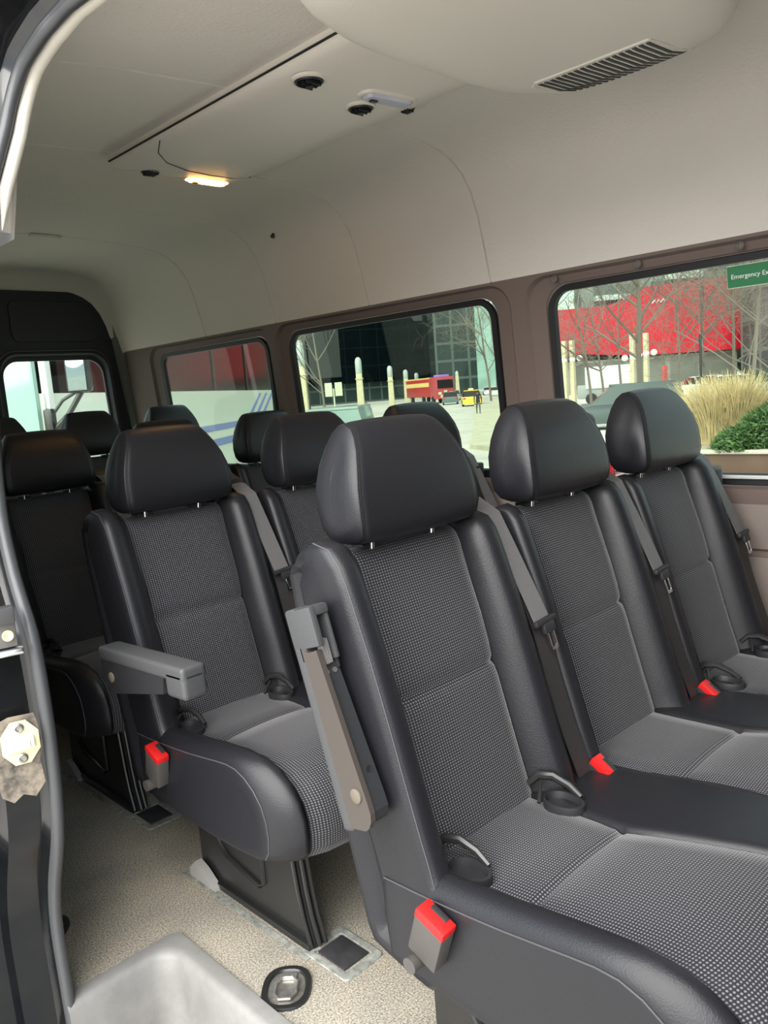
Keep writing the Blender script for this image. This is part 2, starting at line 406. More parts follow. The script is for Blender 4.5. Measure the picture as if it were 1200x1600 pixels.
# step well moulding
mb = MB()
def lipring(dx, z, r):
    # L-shaped open path: along y edge (x from -0.5 to -0.2) and round the corner forward
    x1, y1 = -0.195 - dx, 0.79 - dx; pts = [(-0.47, y1, z)]
    pts.append((-0.36, y1, z))
    for k in range(9):
        a = math.radians(90 - 90 * k / 8); pts.append((x1 - r + r * math.cos(a), y1 - r + r * math.sin(a), z))
    pts += [(x1, 0.3, z), (x1, -1.0, z)]
    return pts
mb.loft([lipring(0.0, 0.001, 0.03), lipring(0.003, 0.007, 0.03), lipring(0.030, 0.008, 0.045), lipring(0.040, 0.004, 0.05), lipring(0.046, -0.008, 0.05), lipring(0.049, -0.05, 0.05), lipring(0.054, -0.15, 0.05), lipring(0.061, -0.272, 0.05), lipring(0.085, -0.295, 0.06)], close=False)
mb.add([(-0.62, -1.0, -0.295), (-0.285, -1.0, -0.295), (-0.285, 0.70, -0.295), (-0.62, 0.70, -0.295)], [[0, 1, 2, 3]])
o = mb.build('step_well', WELL, angle=50, recalc=False); S(o); o.name = 'trim_3'
mb = MB(); mb.lathe([(0.060, 0.0), (0.060, 0.004), (0.050, 0.006), (0.046, -0.006), (0.01, -0.006)], (-0.31, 0.62, -0.293), (0, 0, 1), 28, sy=1.3)
T(mb.build('step_pocket', mat('brown_pocket', (0.16, 0.09, 0.05), 0.7, var=0.5, vscale=30)), 'brown oval recess in the bottom of the grey step well', 'pocket')  # brown pocket put in for the dark hollow of the step tread

# ---- rear wall and doors
YB = 3.46
mb = MB(); mb.box((CX, YEND + 0.02, 1.88), (1.9, 0.03, 0.30)); mb.box((CX, YEND + 0.02, 0.12), (1.9, 0.03, 0.24))
for sgn in (-1, 1): mb.box((CX + sgn * 0.865, YEND + 0.02, 1.0), (0.17, 0.03, 2.0))
S(mb.build('wall_back', HEADLINER, smooth=False))
def rear_door(i, mirror):
    d = S(root('door_%d' % i, (0, 0, 0)))
    def X(x): return 2 * CX - x if mirror else x
    def rr(a, b, z0, z1, r, y, topshift=0.0, n=8):
        out = []
        for cy, cz, a0 in ((b - r, z1 - r, 0), (a + r, z1 - r, 90), (a + r, z0 + r, 180), (b - r, z0 + r, 270)):
            for k in range(n + 1):
                t = math.radians(a0 + 90 * k / n); px = cy + r * math.cos(t); pz = cz + r * math.sin(t)
                px -= topshift * (pz - 1.0) if px > 0.8 else 0
                out.append((X(px), y, pz))
        return out
    mb = MB()
    lo, hi = 0.445, 1.215
    # leaf: outer outline -> window opening
    mb.loft([rr(lo, hi, 0.10, 1.84, 0.085, YB + 0.03, 0.10), rr(lo + 0.004, hi - 0.004, 0.104, 1.835, 0.083, YB, 0.10), rr(0.515, 1.150, 0.90, 1.535, 0.10, YB - 0.004, 0.05), rr(0.530, 1.138, 0.915, 1.520, 0.10, YB - 0.018, 0.05),
             rr(0.537, 1.130, 0.925, 1.512, 0.09, YB - 0.018, 0.05), rr(0.545, 1.120, 0.935, 1.500, 0.09, YB + 0.01, 0.05), rr(0.555, 1.108, 0.945, 1.480, 0.08, YB + 0.012, 0.05), rr(0.555, 1.108, 0.945, 1.480, 0.08, YB + 0.03, 0.05)])
    mb.build('door_leaf', DARKTRIM, d, angle=30)
    m2 = MB(); m2.loft([rr(0.617, 1.132, 1.575, 1.785, 0.035, YB - 0.0045, 0.10), rr(0.620, 1.129, 1.578, 1.782, 0.034, YB - 0.010, 0.10), rr(0.626, 1.123, 1.584, 1.776, 0.033, YB - 0.011, 0.10)], cap1=True)
    m2.build('upper_panel', mat('upper_panel_dark', (0.022, 0.023, 0.027), 0.6, bump=.2) if not mirror else bpy.data.materials['upper_panel_dark'], d, angle=30)
    m4 = MB(); ring = [Vector(p) for p in rr(0.521, 1.144, 0.905, 1.530, 0.10, YB - 0.010, 0.05)]
    m4.tube(ring + [ring[0]], 0.0035, 6); m4.build('seal_edge', SEAL, d)
    m3 = MB(); P = rr(0.55, 1.113, 0.94, 1.485, 0.08, YB + 0.02, 0.05); m3.add(P, [list(range(len(P)))]); m3.build('glass_pane', GLASSL, d, smooth=False)
    return d
rear_door(1, False); rear_door(2, True)
mb = MB()                                                                # pale jamb lining between rear door and side wall
mb.loft([[(1.225, YB + 0.02, 0.2), (1.222, YB + 0.02, 1.0), (1.150, YB + 0.02, 1.56), (1.115, YB + 0.02, 1.74)], [(1.238, YB - 0.03, 0.2), (1.238, YB - 0.03, 1.0), (1.172, YB - 0.03, 1.56), (1.135, YB - 0.03, 1.76)],
         [(1.256, YB - 0.03, 0.2), (1.256, YB - 0.03, 1.0), (1.195, YB - 0.03, 1.56), (1.158, YB - 0.03, 1.76)], [(1.27, YB + 0.0, 0.2), (1.27, YB, 1.0), (1.23, YB, 1.56), (1.19, YB, 1.76)]], close=False)
S(mb.build('trim_4', mat('jamb_lining', (0.16, 0.16, 0.145), 0.6), recalc=False))

# ---- door opening: rubber seal, pale edge strip, painted jamb
def seal_x(z, off=-0.045): return 2 * CX - wall_x(max(z, 0.0)) + (off if z < 1.80 else off * .8)
def dense(pts, n=5):
    P = [Vector((0, y, z)) for y, z in pts]; out = []
    for i in range(len(P) - 1):
        p0 = P[max(i - 1, 0)]; p1 = P[i]; p2 = P[i + 1]; p3 = P[min(i + 2, len(P) - 1)]
        for k in range(n):
            t = k / n; out.append(0.5 * ((2 * p1) + (p2 - p0) * t + (2 * p0 - 5 * p1 + 4 * p2 - p3) * t * t + (3 * p1 - p0 - 3 * p2 + p3) * t ** 3))
    out.append(P[-1]); return out
SP = []
for p in dense(OPEN):
    z = p.z
    if p.y < 0.73 and z > 1.76: x = interp(z, [1.76, 1.808, 1.842, 1.868, 1.893], [-0.34, -0.325, -0.31, -0.29, -0.255])
    else: x = interp(z, [-1, 0.85, 0.90, 1.05, 1.255, 1.50, 1.60, 1.70, 1.76, 2.0], [-0.46, -0.46, -0.458, -0.449, -0.44, -0.42, -0.40, -0.36, -0.34, -0.30])
    SP.append(Vector((x, p.y, z)))
def edge_at(y):
    top = [p for p in SP if p.z > 1.755]
    if y > 0.7235: return -0.318, 1.765
    best = min(top, key=lambda p: abs(p.y - y)) if y > -1.5 else top[-1]
    for p, q in zip(top[:-1], top[1:]):
        if q.y <= y <= p.y and p.y > q.y:
            best = p.lerp(q, (p.y - y) / (p.y - q.y)); break
    return best.x + 0.022, best.z + 0.004
ys = []
for k in range(60): ys.append(-1.6 + k * (YEND + 1.6) / 59)
ys += [0.50, 0.566, 0.60, 0.63, 0.66, 0.694, 0.71, 0.722, 0.73]
for s_ in SEAMS: ys += [s_ - 0.008, s_ - 0.0035, s_, s_ + 0.0035, s_ + 0.008]
ys += [0.735, 0.743, 0.745, 0.40, 0.45, 0.53, 0.675, 0.702, 0.716, 0.7205]
ys = sorted(set(round(y, 4) for y in ys))
mb = MB(); rings = []
for y in ys:
    g = 0.0
    for s_ in SEAMS:
        if abs(y - s_) < 0.001: g = 0.012
    endr = 0.0
    if y > YEND - 0.12: t = (y - (YEND - 0.12)) / 0.12; endr = 0.10 * (1 - math.sqrt(max(0, 1 - t * t)))
    pr = []
    for x, z in UP: pr.append((x, z))
    left = [(x + (g if z < 1.8 else g * .5), z + (g if z > 1.8 else 0)) for x, z in pr]
    E = edge_at(y) if y < 0.744 else None
    right = []
    for i in range(len(UP)):
        t = i / (len(UP) - 1)
        # resample the mirrored profile between zl and the crown
        q_ = min(1, max(0, (y - 0.75) / 1.3)); q_ = q_ * q_ * (3 - 2 * q_)
        if E is None: x, z = lerp(UPR[i][0], UP[i][0], q_), lerp(UPR[i][1], UP[i][1], q_)
        elif UPR[i][1] <= E[1]: x, z = 2 * CX - E[0], E[1]
        else: x, z = min(UPR[i][0], 2 * CX - E[0]), UPR[i][1]
        right.append((2 * CX - x - (g if z < 1.8 else g * .5), z + (g if z > 1.8 else 0)))
    ring = left + list(reversed(right[:-1]))
    ring = [(CX + (x - CX) * (1 - endr * 0.6), y, z - endr * 1.2 * (1 if z > 1.6 else 0.3)) for x, z in ring]
    rings.append(ring)
mb.loft(rings, close=False)
S(mb.build('ceiling', HEADLINER, angle=60, recalc=False))

def frame_at(i):
    t = (SP[min(i + 1, len(SP) - 1)] - SP[max(i - 1, 0)]).normalized()
    o = Vector((0, t.z, -t.y)); o = (o - t * o.dot(t)).normalized()        # away from the opening (rearward/up)
    n = o.cross(t).normalized()
    if n.x > 0: n = -n                                                     # outward of the van
    return t, o, n
mb = MB(); rings = []
SEC = [(-0.004, -0.010), (-0.013, -0.004), (-0.015, 0.004), (-0.011, 0.011), (-0.004, 0.013), (0.000, 0.009), (0.004, 0.012), (0.010, 0.011), (0.014, 0.005), (0.014, -0.003), (0.008, -0.010)]
for i in range(len(SP)):
    t, o, n = frame_at(i); rings.append([SP[i] + o * a + n * b for a, b in SEC])
mb.loft(rings, cap0=True, cap1=True)
T(mb.build('door_seal', SEAL, angle=60), 'long ribbed grey rubber seal running round the open side doorway', 'door seal')
mb = MB(); rings = []                                                      # pale headliner edge roll inside the seal, upper part
idx = [i for i in range(len(SP)) if SP[i].z > 1.52]
for j, i in enumerate(idx):
    t, o, n = frame_at(i); k = min(1.0, (j + 0.4) / 4) * 1.0; c = SP[i] - n * 0.022 - o * 0.003
    rings.append([c + (o * math.cos(a) * 0.010 + n * math.sin(a) * 0.012) * k for a in [2 * math.pi * q / 10 for q in range(10)]])
mb.loft(rings, cap0=True, cap1=True)
S(mb.build('trim_5', mat('headliner_edge', (0.72, 0.67, 0.58), 0.7, bump=.3, bscale=150), angle=60))
# painted jamb outward of the seal
mb = MB(); rings = []
for i in range(len(SP)):
    t, o, n = frame_at(i)
    c = SP[i]
    up = c.z > 1.72
    rings.append([c + o * 0.010 - n * 0.012, c + o * 0.006 - n * 0.008, c + o * 0.006 + n * 0.006, c + o * 0.030 + n * 0.020, c + o * 0.034 + n * 0.080, c + o * 0.050 + n * 0.090, c + o * 0.056 + n * (0.09 if up else 0.16), c + o * (0.06 if up else 0.30) + n * (0.09 if up else 0.17)])
mb.loft(rings, close=False)
S(mb.build('trim_6', BODY, angle=40, recalc=False))
for nm, z0, z1, mm in (('trim_7', -1, 1.53, DARKTRIM), ('trim_11', 1.50, 1.78, HEADLINER)):      # inner lining behind the seal
    mb = MB(); rings = []
    for i in range(len(SP)):
        if SP[i].y < 0.6 or not z0 < SP[i].z < z1: continue
        t, o, n = frame_at(i); zz = SP[i].z
        e = Vector((2 * CX - wall_x(max(zz, 0)) - 0.012, 0.90, zz)) if z1 < 1.6 else Vector((2 * CX - interp(zz, [p[1] for p in UPR], [p[0] for p in UPR]), 0.765, zz))
        rings.append([SP[i] - n * 0.004, SP[i] + o * 0.022 - n * 0.006, e] if z1 < 1.6 else [SP[i] + o * 0.012 - n * 0.008, SP[i] + o * 0.026 - n * 0.010, e])
    mb.loft(rings, close=False); S(mb.build(nm, mm, recalc=False))
# outer body side panel behind the pillar
mb = MB()
for a, b in ((0.85, 3.55),):
    pr = [(-0.57, -0.45), (-0.60, 0.0), (-0.60, 0.84)]
    mb.loft([[(x, y, z) for x, z in pr] for y in (a, b)], close=False)
S(mb.build('trim_8', BODY, recalc=False))

# latch striker fittings on the jamb
def jr(y0=0.655): return None
r = T(root('door_striker', (-0.515, 0.672, 0.617)), 'pale zinc door striker plate screwed to the worn black door jamb', 'striker plate')
mb = MB(); poly = [(0.034 * math.cos(math.radians(22.5 + 45 * k)) * (1.0), 0.043 * math.sin(math.radians(22.5 + 45 * k))) for k in range(8)]
mb.prism(poly, -0.004, 0.0, 'xz'); mb.build('plate', GOLD, r, smooth=False)
mb = MB(); mb.box((0, -0.009, 0), (0.046, 0.012, 0.024), bev=0.004); mb.box((0.0, -0.016, 0), (0.03, 0.006, 0.012), bev=0.002); mb.build('striker', mat('bright_zinc', (0.8, 0.79, 0.74), 0.3, 0.5), r)
for z in (-0.028, 0.028):
    mb = MB(); mb.lathe([(0.009, 0.0), (0.009, 0.004), (0.006, 0.006), (0.004, 0.003)], (0, -0.003, z), (0, -1, 0), 16); mb.build('screw', METAL, r)
r.rotation_euler = (0, 0, math.radians(-14)); r.location = (-0.513, 0.655, 0.617)
mb = MB(); poly = [(-0.040, -0.085), (-0.022, -0.10), (-0.005, -0.088), (0.015, -0.098), (0.034, -0.075), (0.030, -0.03), (0.038, 0.0), (0.034, 0.04), (0.030, 0.058), (-0.012, 0.060), (-0.036, 0.052), (-0.042, 0.02), (-0.036, -0.02), (-0.046, -0.05)]
mb.prism(poly, -0.001, 0.001, 'xz'); o = mb.build('primer_patch', mat('worn_paint', (0.30, 0.25, 0.19), 0.6, dirt=(0.02, 0.02, 0.02), vscale=25), smooth=False); o.location = (-0.513, 0.662, 0.605); o.rotation_euler = (0, 0, math.radians(-14))
T(o, 'patch of bare brown primer on the black jamb around the striker plate', 'worn patch')
r = T(root('door_check', (-0.505, 0.655, 0.815), math.radians(-14)), 'black and chrome door check housing with gold bolt on the jamb above the striker', 'door check')
mb = MB(); mb.box((-0.03, 0.0, 0.036), (0.085, 0.03, 0.030), bev=0.004); mb.build('upper_housing', mat('satin_black', (0.06, 0.06, 0.062), 0.35), r)
mb = MB(); mb.box((-0.03, 0.003, 0.0), (0.085, 0.012, 0.045), bev=0.003); mb.build('bracket', mat('dull_steel', (0.16, 0.15, 0.14), 0.35, 0.4), r)
mb = MB(); mb.box((-0.03, -0.004, -0.030), (0.10, 0.020, 0.012), bev=0.004); mb.build('chrome_bar', CHROME, r)
mb = MB(); mb.lathe([(0.010, 0), (0.010, 0.004), (0.008, 0.006), (0.003, 0.004)], (-0.002, -0.004, 0.0), (0, -1, 0), 20); mb.build('bolt', GOLD, r)

# open sliding door parked along the side, seen edge on at the far left
r = S(root('door_3', (0, 0, 0)))
mb = MB(); mb.prism([(-0.645, 0.86), (-0.665, 0.80), (-0.70, 0.80), (-0.715, 0.90), (-0.715, 2.1), (-0.65, 2.1)], -0.40, 1.75, 'xy'); mb.build('door_shell', BODY, r, angle=30)
mb = MB()
for k in range(3): mb.tube([(-0.655 - 0.014 * k, 0.795 - 0.004 * k, z / 20) for z in range(-8, 30)], 0.006, 8)
mb.build('edge_seal', SEAL, r)
mb = MB(); mb.tube([(-0.47, 0.62, 1.99), (-0.62, 0.95, 1.985), (-0.75, 1.5, 1.98)], 0.010, 8); mb.box((-0.60, 0.98, 1.97), (0.05, 0.09, 0.05), bev=.008); mb.build('roller_arm', METAL, r)
mb = MB(); mb.lathe([(0.0, -.01), (0.022, -0.01), (0.022, 0.01), (0.0, 0.01)], (-0.585, 0.93, 2.0), (0, 0, 1), 20); mb.build('roller', mat('cream_roller', (0.7, 0.66, 0.55), 0.4), r)

# ================================================================== benches
def hx(z): return interp(z, [0.448, 0.695, 0.92], [0.122, 0.125, 0.135]) / 0.125
BP = [(-0.045, 0.35), (-0.030, 0.40), (-0.004, 0.44), (0.004, 0.455), (0.014, 0.49), (0.027, 0.53), (0.042, 0.58), (0.057, 0.63), (0.068, 0.668), (0.0735, 0.686), (0.0762, 0.695), (0.0790, 0.704), (0.087, 0.73), (0.103, 0.78), (0.121, 0.83), (0.139, 0.88), (0.149, 0.910), (0.156, 0.923),
      (0.165, 0.931), (0.176, 0.935), (0.187, 0.934), (0.197, 0.927), (0.203, 0.912), (0.195, 0.85), (0.172, 0.75), (0.143, 0.62), (0.112, 0.48), (0.085, 0.36), (0.072, 0.335), (0.04, 0.325), (0.0, 0.322), (-0.03, 0.33)]
BW = [0.9, 1, 1, 1, 1, 1, 1, 1, 1, 1, 1, 1, 1, 1, 1, 1, 0.95, 0.85, 0.6, 0.25, 0, 0, 0, 0, 0, 0, 0, 0, 0, 0, 0.1, 0.4]
BK = (2, 20)
def make_backrest(parent, x0, kind):
    L = 0.076 if kind == 'outer' else 0.042
    xl = -0.222 if kind == 'outer' else -0.200
    def xf(x): return lambda k: x0 + x * (hx(min(max(BP[k][1], .448), .92)) if abs(x) <= 0.127 else 1)
    def bx_(d): return lambda k: x0 + xl + d * interp(k, [13, 15, 17, 19, 21, 29, 31], [0, .08, .3, .7, 1, 1, .4])
    cols = [(bx_(0.022), 0, 0.034), (bx_(0.018), 0, 0.030), (bx_(0.006), L * 0.45, 0.014), (x0 + xl, L * 0.80, 0.004), (x0 + xl + 0.006, L * 0.94, 0.0), (x0 + xl + 0.016, L, 0), (x0 + xl + 0.030, L * 1.02, 0), (x0 + lerp(xl, -.127, .50), L * 0.88, 0), (x0 + lerp(xl, -.127, .70), L * 0.60, 0), (x0 + lerp(xl, -.127, .88), L * 0.25, 0),
            (xf(-0.127), 0.004, 0), (xf(-0.125), -0.004, 0), (xf(-0.122), 0.002, 0)]
    for x in (-0.10, -0.06, -0.02, 0.02, 0.06, 0.10): cols.append((xf(x), 0.004 + 0.004 * math.cos(x / 0.125 * 1.57), 0))
    R = 0.052
    cols += [(xf(0.122), 0.002, 0), (xf(0.125), -0.004, 0), (xf(0.127), 0.005, 0), (x0 + 0.138, R * 0.5, 0), (x0 + 0.150, R * 0.85, 0), (x0 + 0.163, R, 0), (x0 + 0.180, R * 1.0, 0), (x0 + 0.193, R * 0.88, 0.0), (x0 + 0.200, R * 0.5, 0.012), (x0 + 0.200, 0, 0.030), (x0 + 0.198, 0, 0.034)]
    G, arc = sweep(cols, BP, BW, groove=({9: .002, 10: .009, 11: .002}, lambda i: 10 <= i <= 20))
    fab = lambda i, k: 10 <= i <= 17 + 0 and BK[0] <= k < BK[1]
    b = grid_obj('backrest', G, arc, LEATHER, parent, lambda i, k: not (11 <= i < 20 and BK[0] <= k < BK[1]), caps=True)
    grid_obj('fabric_panel', G, arc, FABRIC, b, lambda i, k: 11 <= i < 20 and BK[0] <= k < BK[1], uvs=True)
    for ci in ([4, 11, 20] if kind == 'outer' else [11, 20]):
        mb = MB(); mb.tube([Vector(G[ci][k]) + Vector((0, -0.0010, 0.0)) for k in range(3, 19)], 0.0015 if ci != 4 else 0.0011, 5)
        mb.build('piping', PIPING, b)
    return b

CP = [(0.03, 0.455), (-0.03, 0.456), (-0.08, 0.459), (-0.13, 0.463), (-0.178, 0.4675), (-0.187, 0.4685), (-0.192, 0.469), (-0.20, 0.470), (-0.25, 0.476), (-0.31, 0.482), (-0.37, 0.486), (-0.42, 0.485), (-0.46, 0.476), (-0.49, 0.460), (-0.512, 0.437), (-0.523, 0.41), (-0.527, 0.38), (-0.524, 0.35),
      (-0.512, 0.330), (-0.49, 0.322), (-0.38, 0.315), (-0.25, 0.312), (-0.12, 0.315), (-0.02, 0.325), (0.03, 0.335), (0.035, 0.40)]
CW = [1.0, 1, 1, 1, 1, 1, 1, 1, 1, 1, 1, 1, .9, .75, .6, .5, .4, .35, .1, 0, 0, 0, 0, 0, 0, 0.5]
CK = (0, 18)
def make_cushion(parent, n, pitch):
    def il(k): return interp(CP[k][0], [-0.52, -0.44, -0.36, -0.2, -0.1, 0.03], [-0.180, -0.170, -0.156, -0.152, -0.165, -0.165]) if k <= 18 else -0.15
    def ir(k): return interp(CP[k][0], [-0.52, -0.42, -0.36, -0.2, -0.1, 0.03], [0.150, 0.145, 0.125, 0.092, 0.105, 0.115]) if k <= 18 else 0.11
    cols = [(-0.2255, 0, 0.026), (-0.2255, 0, 0.020), (-0.2245, 0.0, 0.006), (-0.223, 0.006, 0.0), (-0.219, 0.016, 0), (-0.209, 0.026, 0), (-0.195, 0.032, 0), (-0.182, 0.030, 0), (-0.172, 0.022, 0)]
    ins = []
    for s_ in range(n):
        x0 = s_ * pitch
        def A(f, x0=x0, d=0.0): return lambda k: x0 + f(k) + d
        if s_ > 0: cols.append((lambda k, x0=x0: x0 + il(k) - 0.02, 0.009, 0))
        cols += [(lambda k, x0=x0: x0 + il(k) - 0.003, 0.010 if s_ == 0 else 0.006, 0), (lambda k, x0=x0: x0 + il(k), -0.002, 0), (lambda k, x0=x0: x0 + il(k) + 0.004, 0.003, 0)]
        a = len(cols) - 2
        for t in (0.15, 0.35, 0.5, 0.65, 0.85): cols.append((lambda k, x0=x0, t=t: x0 + lerp(il(k), ir(k), t), 0.004 + 0.006 * math.sin(t * math.pi), 0))
        cols += [(lambda k, x0=x0: x0 + ir(k) - 0.004, 0.003, 0), (lambda k, x0=x0: x0 + ir(k), -0.002, 0), (lambda k, x0=x0: x0 + ir(k) + 0.003, 0.006, 0)]
        ins.append((a, len(cols) - 2))
        if s_ < n - 1: cols += [(lambda k, x0=x0: x0 + ir(k) + 0.02, 0.009, 0), (x0 + pitch / 2, 0.008, 0)]
    e = (n - 1) * pitch
    cols += [(e + 0.172, 0.022, 0), (e + 0.182, 0.030, 0), (e + 0.195, 0.032, 0), (e + 0.209, 0.026, 0), (e + 0.219, 0.016, 0), (e + 0.223, 0.006, 0), (e + 0.222, 0, 0.006), (e + 0.217, 0, 0.018), (e + 0.216, 0, 0.022)]
    def sq(x, p):
        d = x + 0.223 if x < e / 2 else e + 0.223 - x
        c = interp(d, [0, 0.012, 0.03, 0.055, 0.09, 0.14], [0.078, 0.060, 0.040, 0.021, 0.008, 0.0])
        t = min(1, max(0, (-0.22 - p.x) / 0.29)); return Vector((p.x + c * t * t * (3 - 2 * t), p.y))
    insr = []
    j = 0
    G, arc = sweep(cols, CP, CW, scale=((-0.25, 0.40), (0.28, 0.085)), squeeze=sq, groove=({4: .001, 5: .006, 6: .006, 7: .001}, lambda i: any(a <= i <= b for a, b in ins)))
    isf = lambda i, k: any(a <= i < b for a, b in ins) and k < CK[1] and CK[0] <= k
    c = grid_obj('seat_cushion', G, arc, LEATHER, parent, lambda i, k: not isf(i, k), caps=True)
    for a, b in ins:
        grid_obj('fabric_panel', G, arc, FABRIC, c, lambda i, k: a <= i < b and CK[0] <= k < CK[1], uvs=True)
    mb = MB(); mb.tube([Vector(G[3][k]) + Vector((-0.0005, 0, 0.0005)) for k in range(0, 19)], 0.0013, 5)
    mb.build('piping', PIPING, c)
    return c

HP = [(0.122, 0.953), (0.110, 0.963), (0.106, 0.985), (0.108, 1.01), (0.113, 1.04), (0.121, 1.07), (0.134, 1.10), (0.149, 1.122), (0.163, 1.136), (0.180, 1.143), (0.197, 1.140), (0.209, 1.128), (0.217, 1.105), (0.221, 1.075), (0.221, 1.04), (0.217, 1.0), (0.208, 0.970), (0.195, 0.954), (0.170, 0.948), (0.142, 0.948)]
TZ = [0.948, 0.97, 0.99, 1.03, 1.06, 1.09, 1.115, 1.13, 1.143]; TX = [0.95, 0.99, 1.0, 0.99, 0.94, 0.855, 0.77, 0.72, 0.68]
def make_headrest(parent, x0):
    def X(x): return (x * 0.965, x0 + 0.003)
    cols = []
    half = [(0.157, 0.046), (0.1575, 0.034), (0.157, 0.022), (0.155, 0.012), (0.152, 0.005), (0.1495, 0.0015), (0.1465, 0.0030), (0.143, 0.0), (0.132, -0.001), (0.08, -0.003)]
    for x, off, ins in [(-a, 0, b) for a, b in half] + [(0, 0, -0.004)] + [(a, 0, b) for a, b in reversed(half)]:
        cols.append((X(x), off, ins))
    G, arc = sweep(cols, HP, [0] * len(HP), scale=((0.165, 1.045), (0.058, 0.107)))
    h = grid_obj('headrest', G, arc, LEATHER, parent, lambda i, k: True, caps=True)
    for ci in (6, 14):
        ring = [Vector(p) for p in G[ci]]; mb = MB(); mb.tube(ring + [ring[0]], 0.0018, 5); mb.build('piping', RUBBER, h)
    for sx in (-0.075, 0.075):
        mb = MB(); mb.tube([(x0 + sx, 0.168, 0.90), (x0 + sx, 0.160, 0.96)], 0.0062, 10); mb.build('post', CHROME, h)
        mb = MB(); mb.box((x0 + sx, 0.175, 0.937), (0.045, 0.030, 0.009), bev=0.004); mb.build('collar', PLASTIC, h)
    return h

def ribbon(mb, pts, width, thick=0.0012, mi=0, dirx=Vector((1, 0, 0))):
    pts = [Vector(p) for p in pts]; rings = []
    for i, p in enumerate(pts):
        t = (pts[min(i + 1, len(pts) - 1)] - pts[max(i - 1, 0)]).normalized()
        a = (dirx - t * dirx.dot(t)).normalized(); b = t.cross(a)
        rings.append([p + a * width / 2 + b * thick, p - a * width / 2 + b * thick, p - a * width / 2 - b * thick, p + a * width / 2 - b * thick])
    mb.loft(rings, cap0=True, cap1=True, mi=mi)

def make_belt(parent, x0):
    lower = [(x0 + 0.229, 0.048, 0.73), (x0 + 0.230, 0.022, 0.63), (x0 + 0.231, -0.006, 0.54), (x0 + 0.234, -0.030, 0.475), (x0 + 0.237, -0.042, 0.445), (x0 + 0.238, -0.045, 0.43)]
    upper = [(x0 + 0.200, 0.238, 0.955), (x0 + 0.203, 0.215, 0.975), (x0 + 0.205, 0.170, 0.972), (x0 + 0.209, 0.128, 0.945), (x0 + 0.216, 0.094, 0.87), (x0 + 0.223, 0.058, 0.79), (x0 + 0.228, 0.040, 0.745)]
    mb = MB(); ribbon(mb, upper, 0.046); o = mb.build('seat_belt', BELT, parent, angle=30)
    mb = MB(); ribbon(mb, [(p[0], p[1] - 0.002, p[2]) for p in [(x0 + 0.226, 0.068, 0.79)] + lower], 0.046); mb.build('lower_webbing', BELTD, o, angle=30)
    # tongue
    M = Matrix.Translation((x0 + 0.230, 0.037, 0.742)) @ Matrix.Rotation(math.radians(-15), 4, 'X') @ Matrix.Rotation(math.radians(-4), 4, 'Y')
    mb = MB(); mb.box(None, (0.062, 0.012, 0.012), bev=0.004, M=M @ Matrix.Translation((0, -0.002, 0.004))); mb.box(None, (0.034, 0.011, 0.020), bev=0.004, M=M @ Matrix.Translation((0.004, -0.003, -0.010)))
    tg = mb.build('tongue', PLASTIC, o)
    mb = MB()
    for dx in (-0.0085, 0.0085): mb.box(None, (0.005, 0.0025, 0.034), bev=0.001, M=M @ Matrix.Translation((0.004 + dx, -0.004, -0.034)))
    mb.box(None, (0.022, 0.0025, 0.007), bev=0.001, M=M @ Matrix.Translation((0.004, -0.004, -0.049)))
    mb.build('latch_plate', CHROME, o)
    # guide tower on top of the backrest
    mb = MB(); mb.prism([(0.19, 0.90), (0.175, 0.955), (0.195, 0.985), (0.235, 1.0), (0.275, 0.985), (0.285, 0.90)], x0 + 0.172, x0 + 0.232, 'yz'); mb.build('belt_guide', PLASTIC, o, angle=25)
    # channel the belt lies in
    mb = MB(); P = [(-0.02, 0.44), (0.03, 0.55), (0.062, 0.65), (0.09, 0.73), (0.125, 0.83), (0.155, 0.90), (0.168, 0.93), (0.2, 0.935), (0.19, 0.80), (0.12, 0.55), (0.06, 0.40), (0.0, 0.38)]
    mb.prism([(a - 0.012, b) for a, b in P], x0 + 0.190, x0 + 0.268, 'yz'); mb.build('belt_channel', LEATHER, parent, angle=35)

def make_buckle(parent, x, y, z, outer=True, tilt=12):
    M = Matrix.Translation((x, y, z)) @ Matrix.Rotation(math.radians(tilt), 4, 'X') @ Matrix.Rotation(math.radians(-6 if outer else 0), 4, 'Y')
    h = 0.078 if outer else 0.05
    mb = MB(); mb.box(None, (0.028, 0.054, h), bev=0.004, taper=1.0, M=M @ Matrix.Translation((0, 0, -h / 2)))
    b = mb.build('buckle', GPLASTIC if outer else PLASTIC, parent)
    mb = MB(); mb.box(None, (0.0285, 0.0545, 0.016), bev=0.003, M=M @ Matrix.Translation((0, 0, 0.001))); mb.build('red_button', RED, b)
    mb = MB(); mb.box(None, (0.009, 0.030, 0.004), bev=0.001, M=M @ Matrix.Translation((0.008, 0.0, 0.0085))); mb.build('slot', PLASTIC, b)
    if outer:
        mb = MB(); mb.tube([Vector((x + 0.012, y + 0.045, z - 0.085)), Vector((x - 0.014, y + 0.045, z - 0.085))], 0.012, 16); mb.build('hinge_bolt', GPLASTIC, parent)

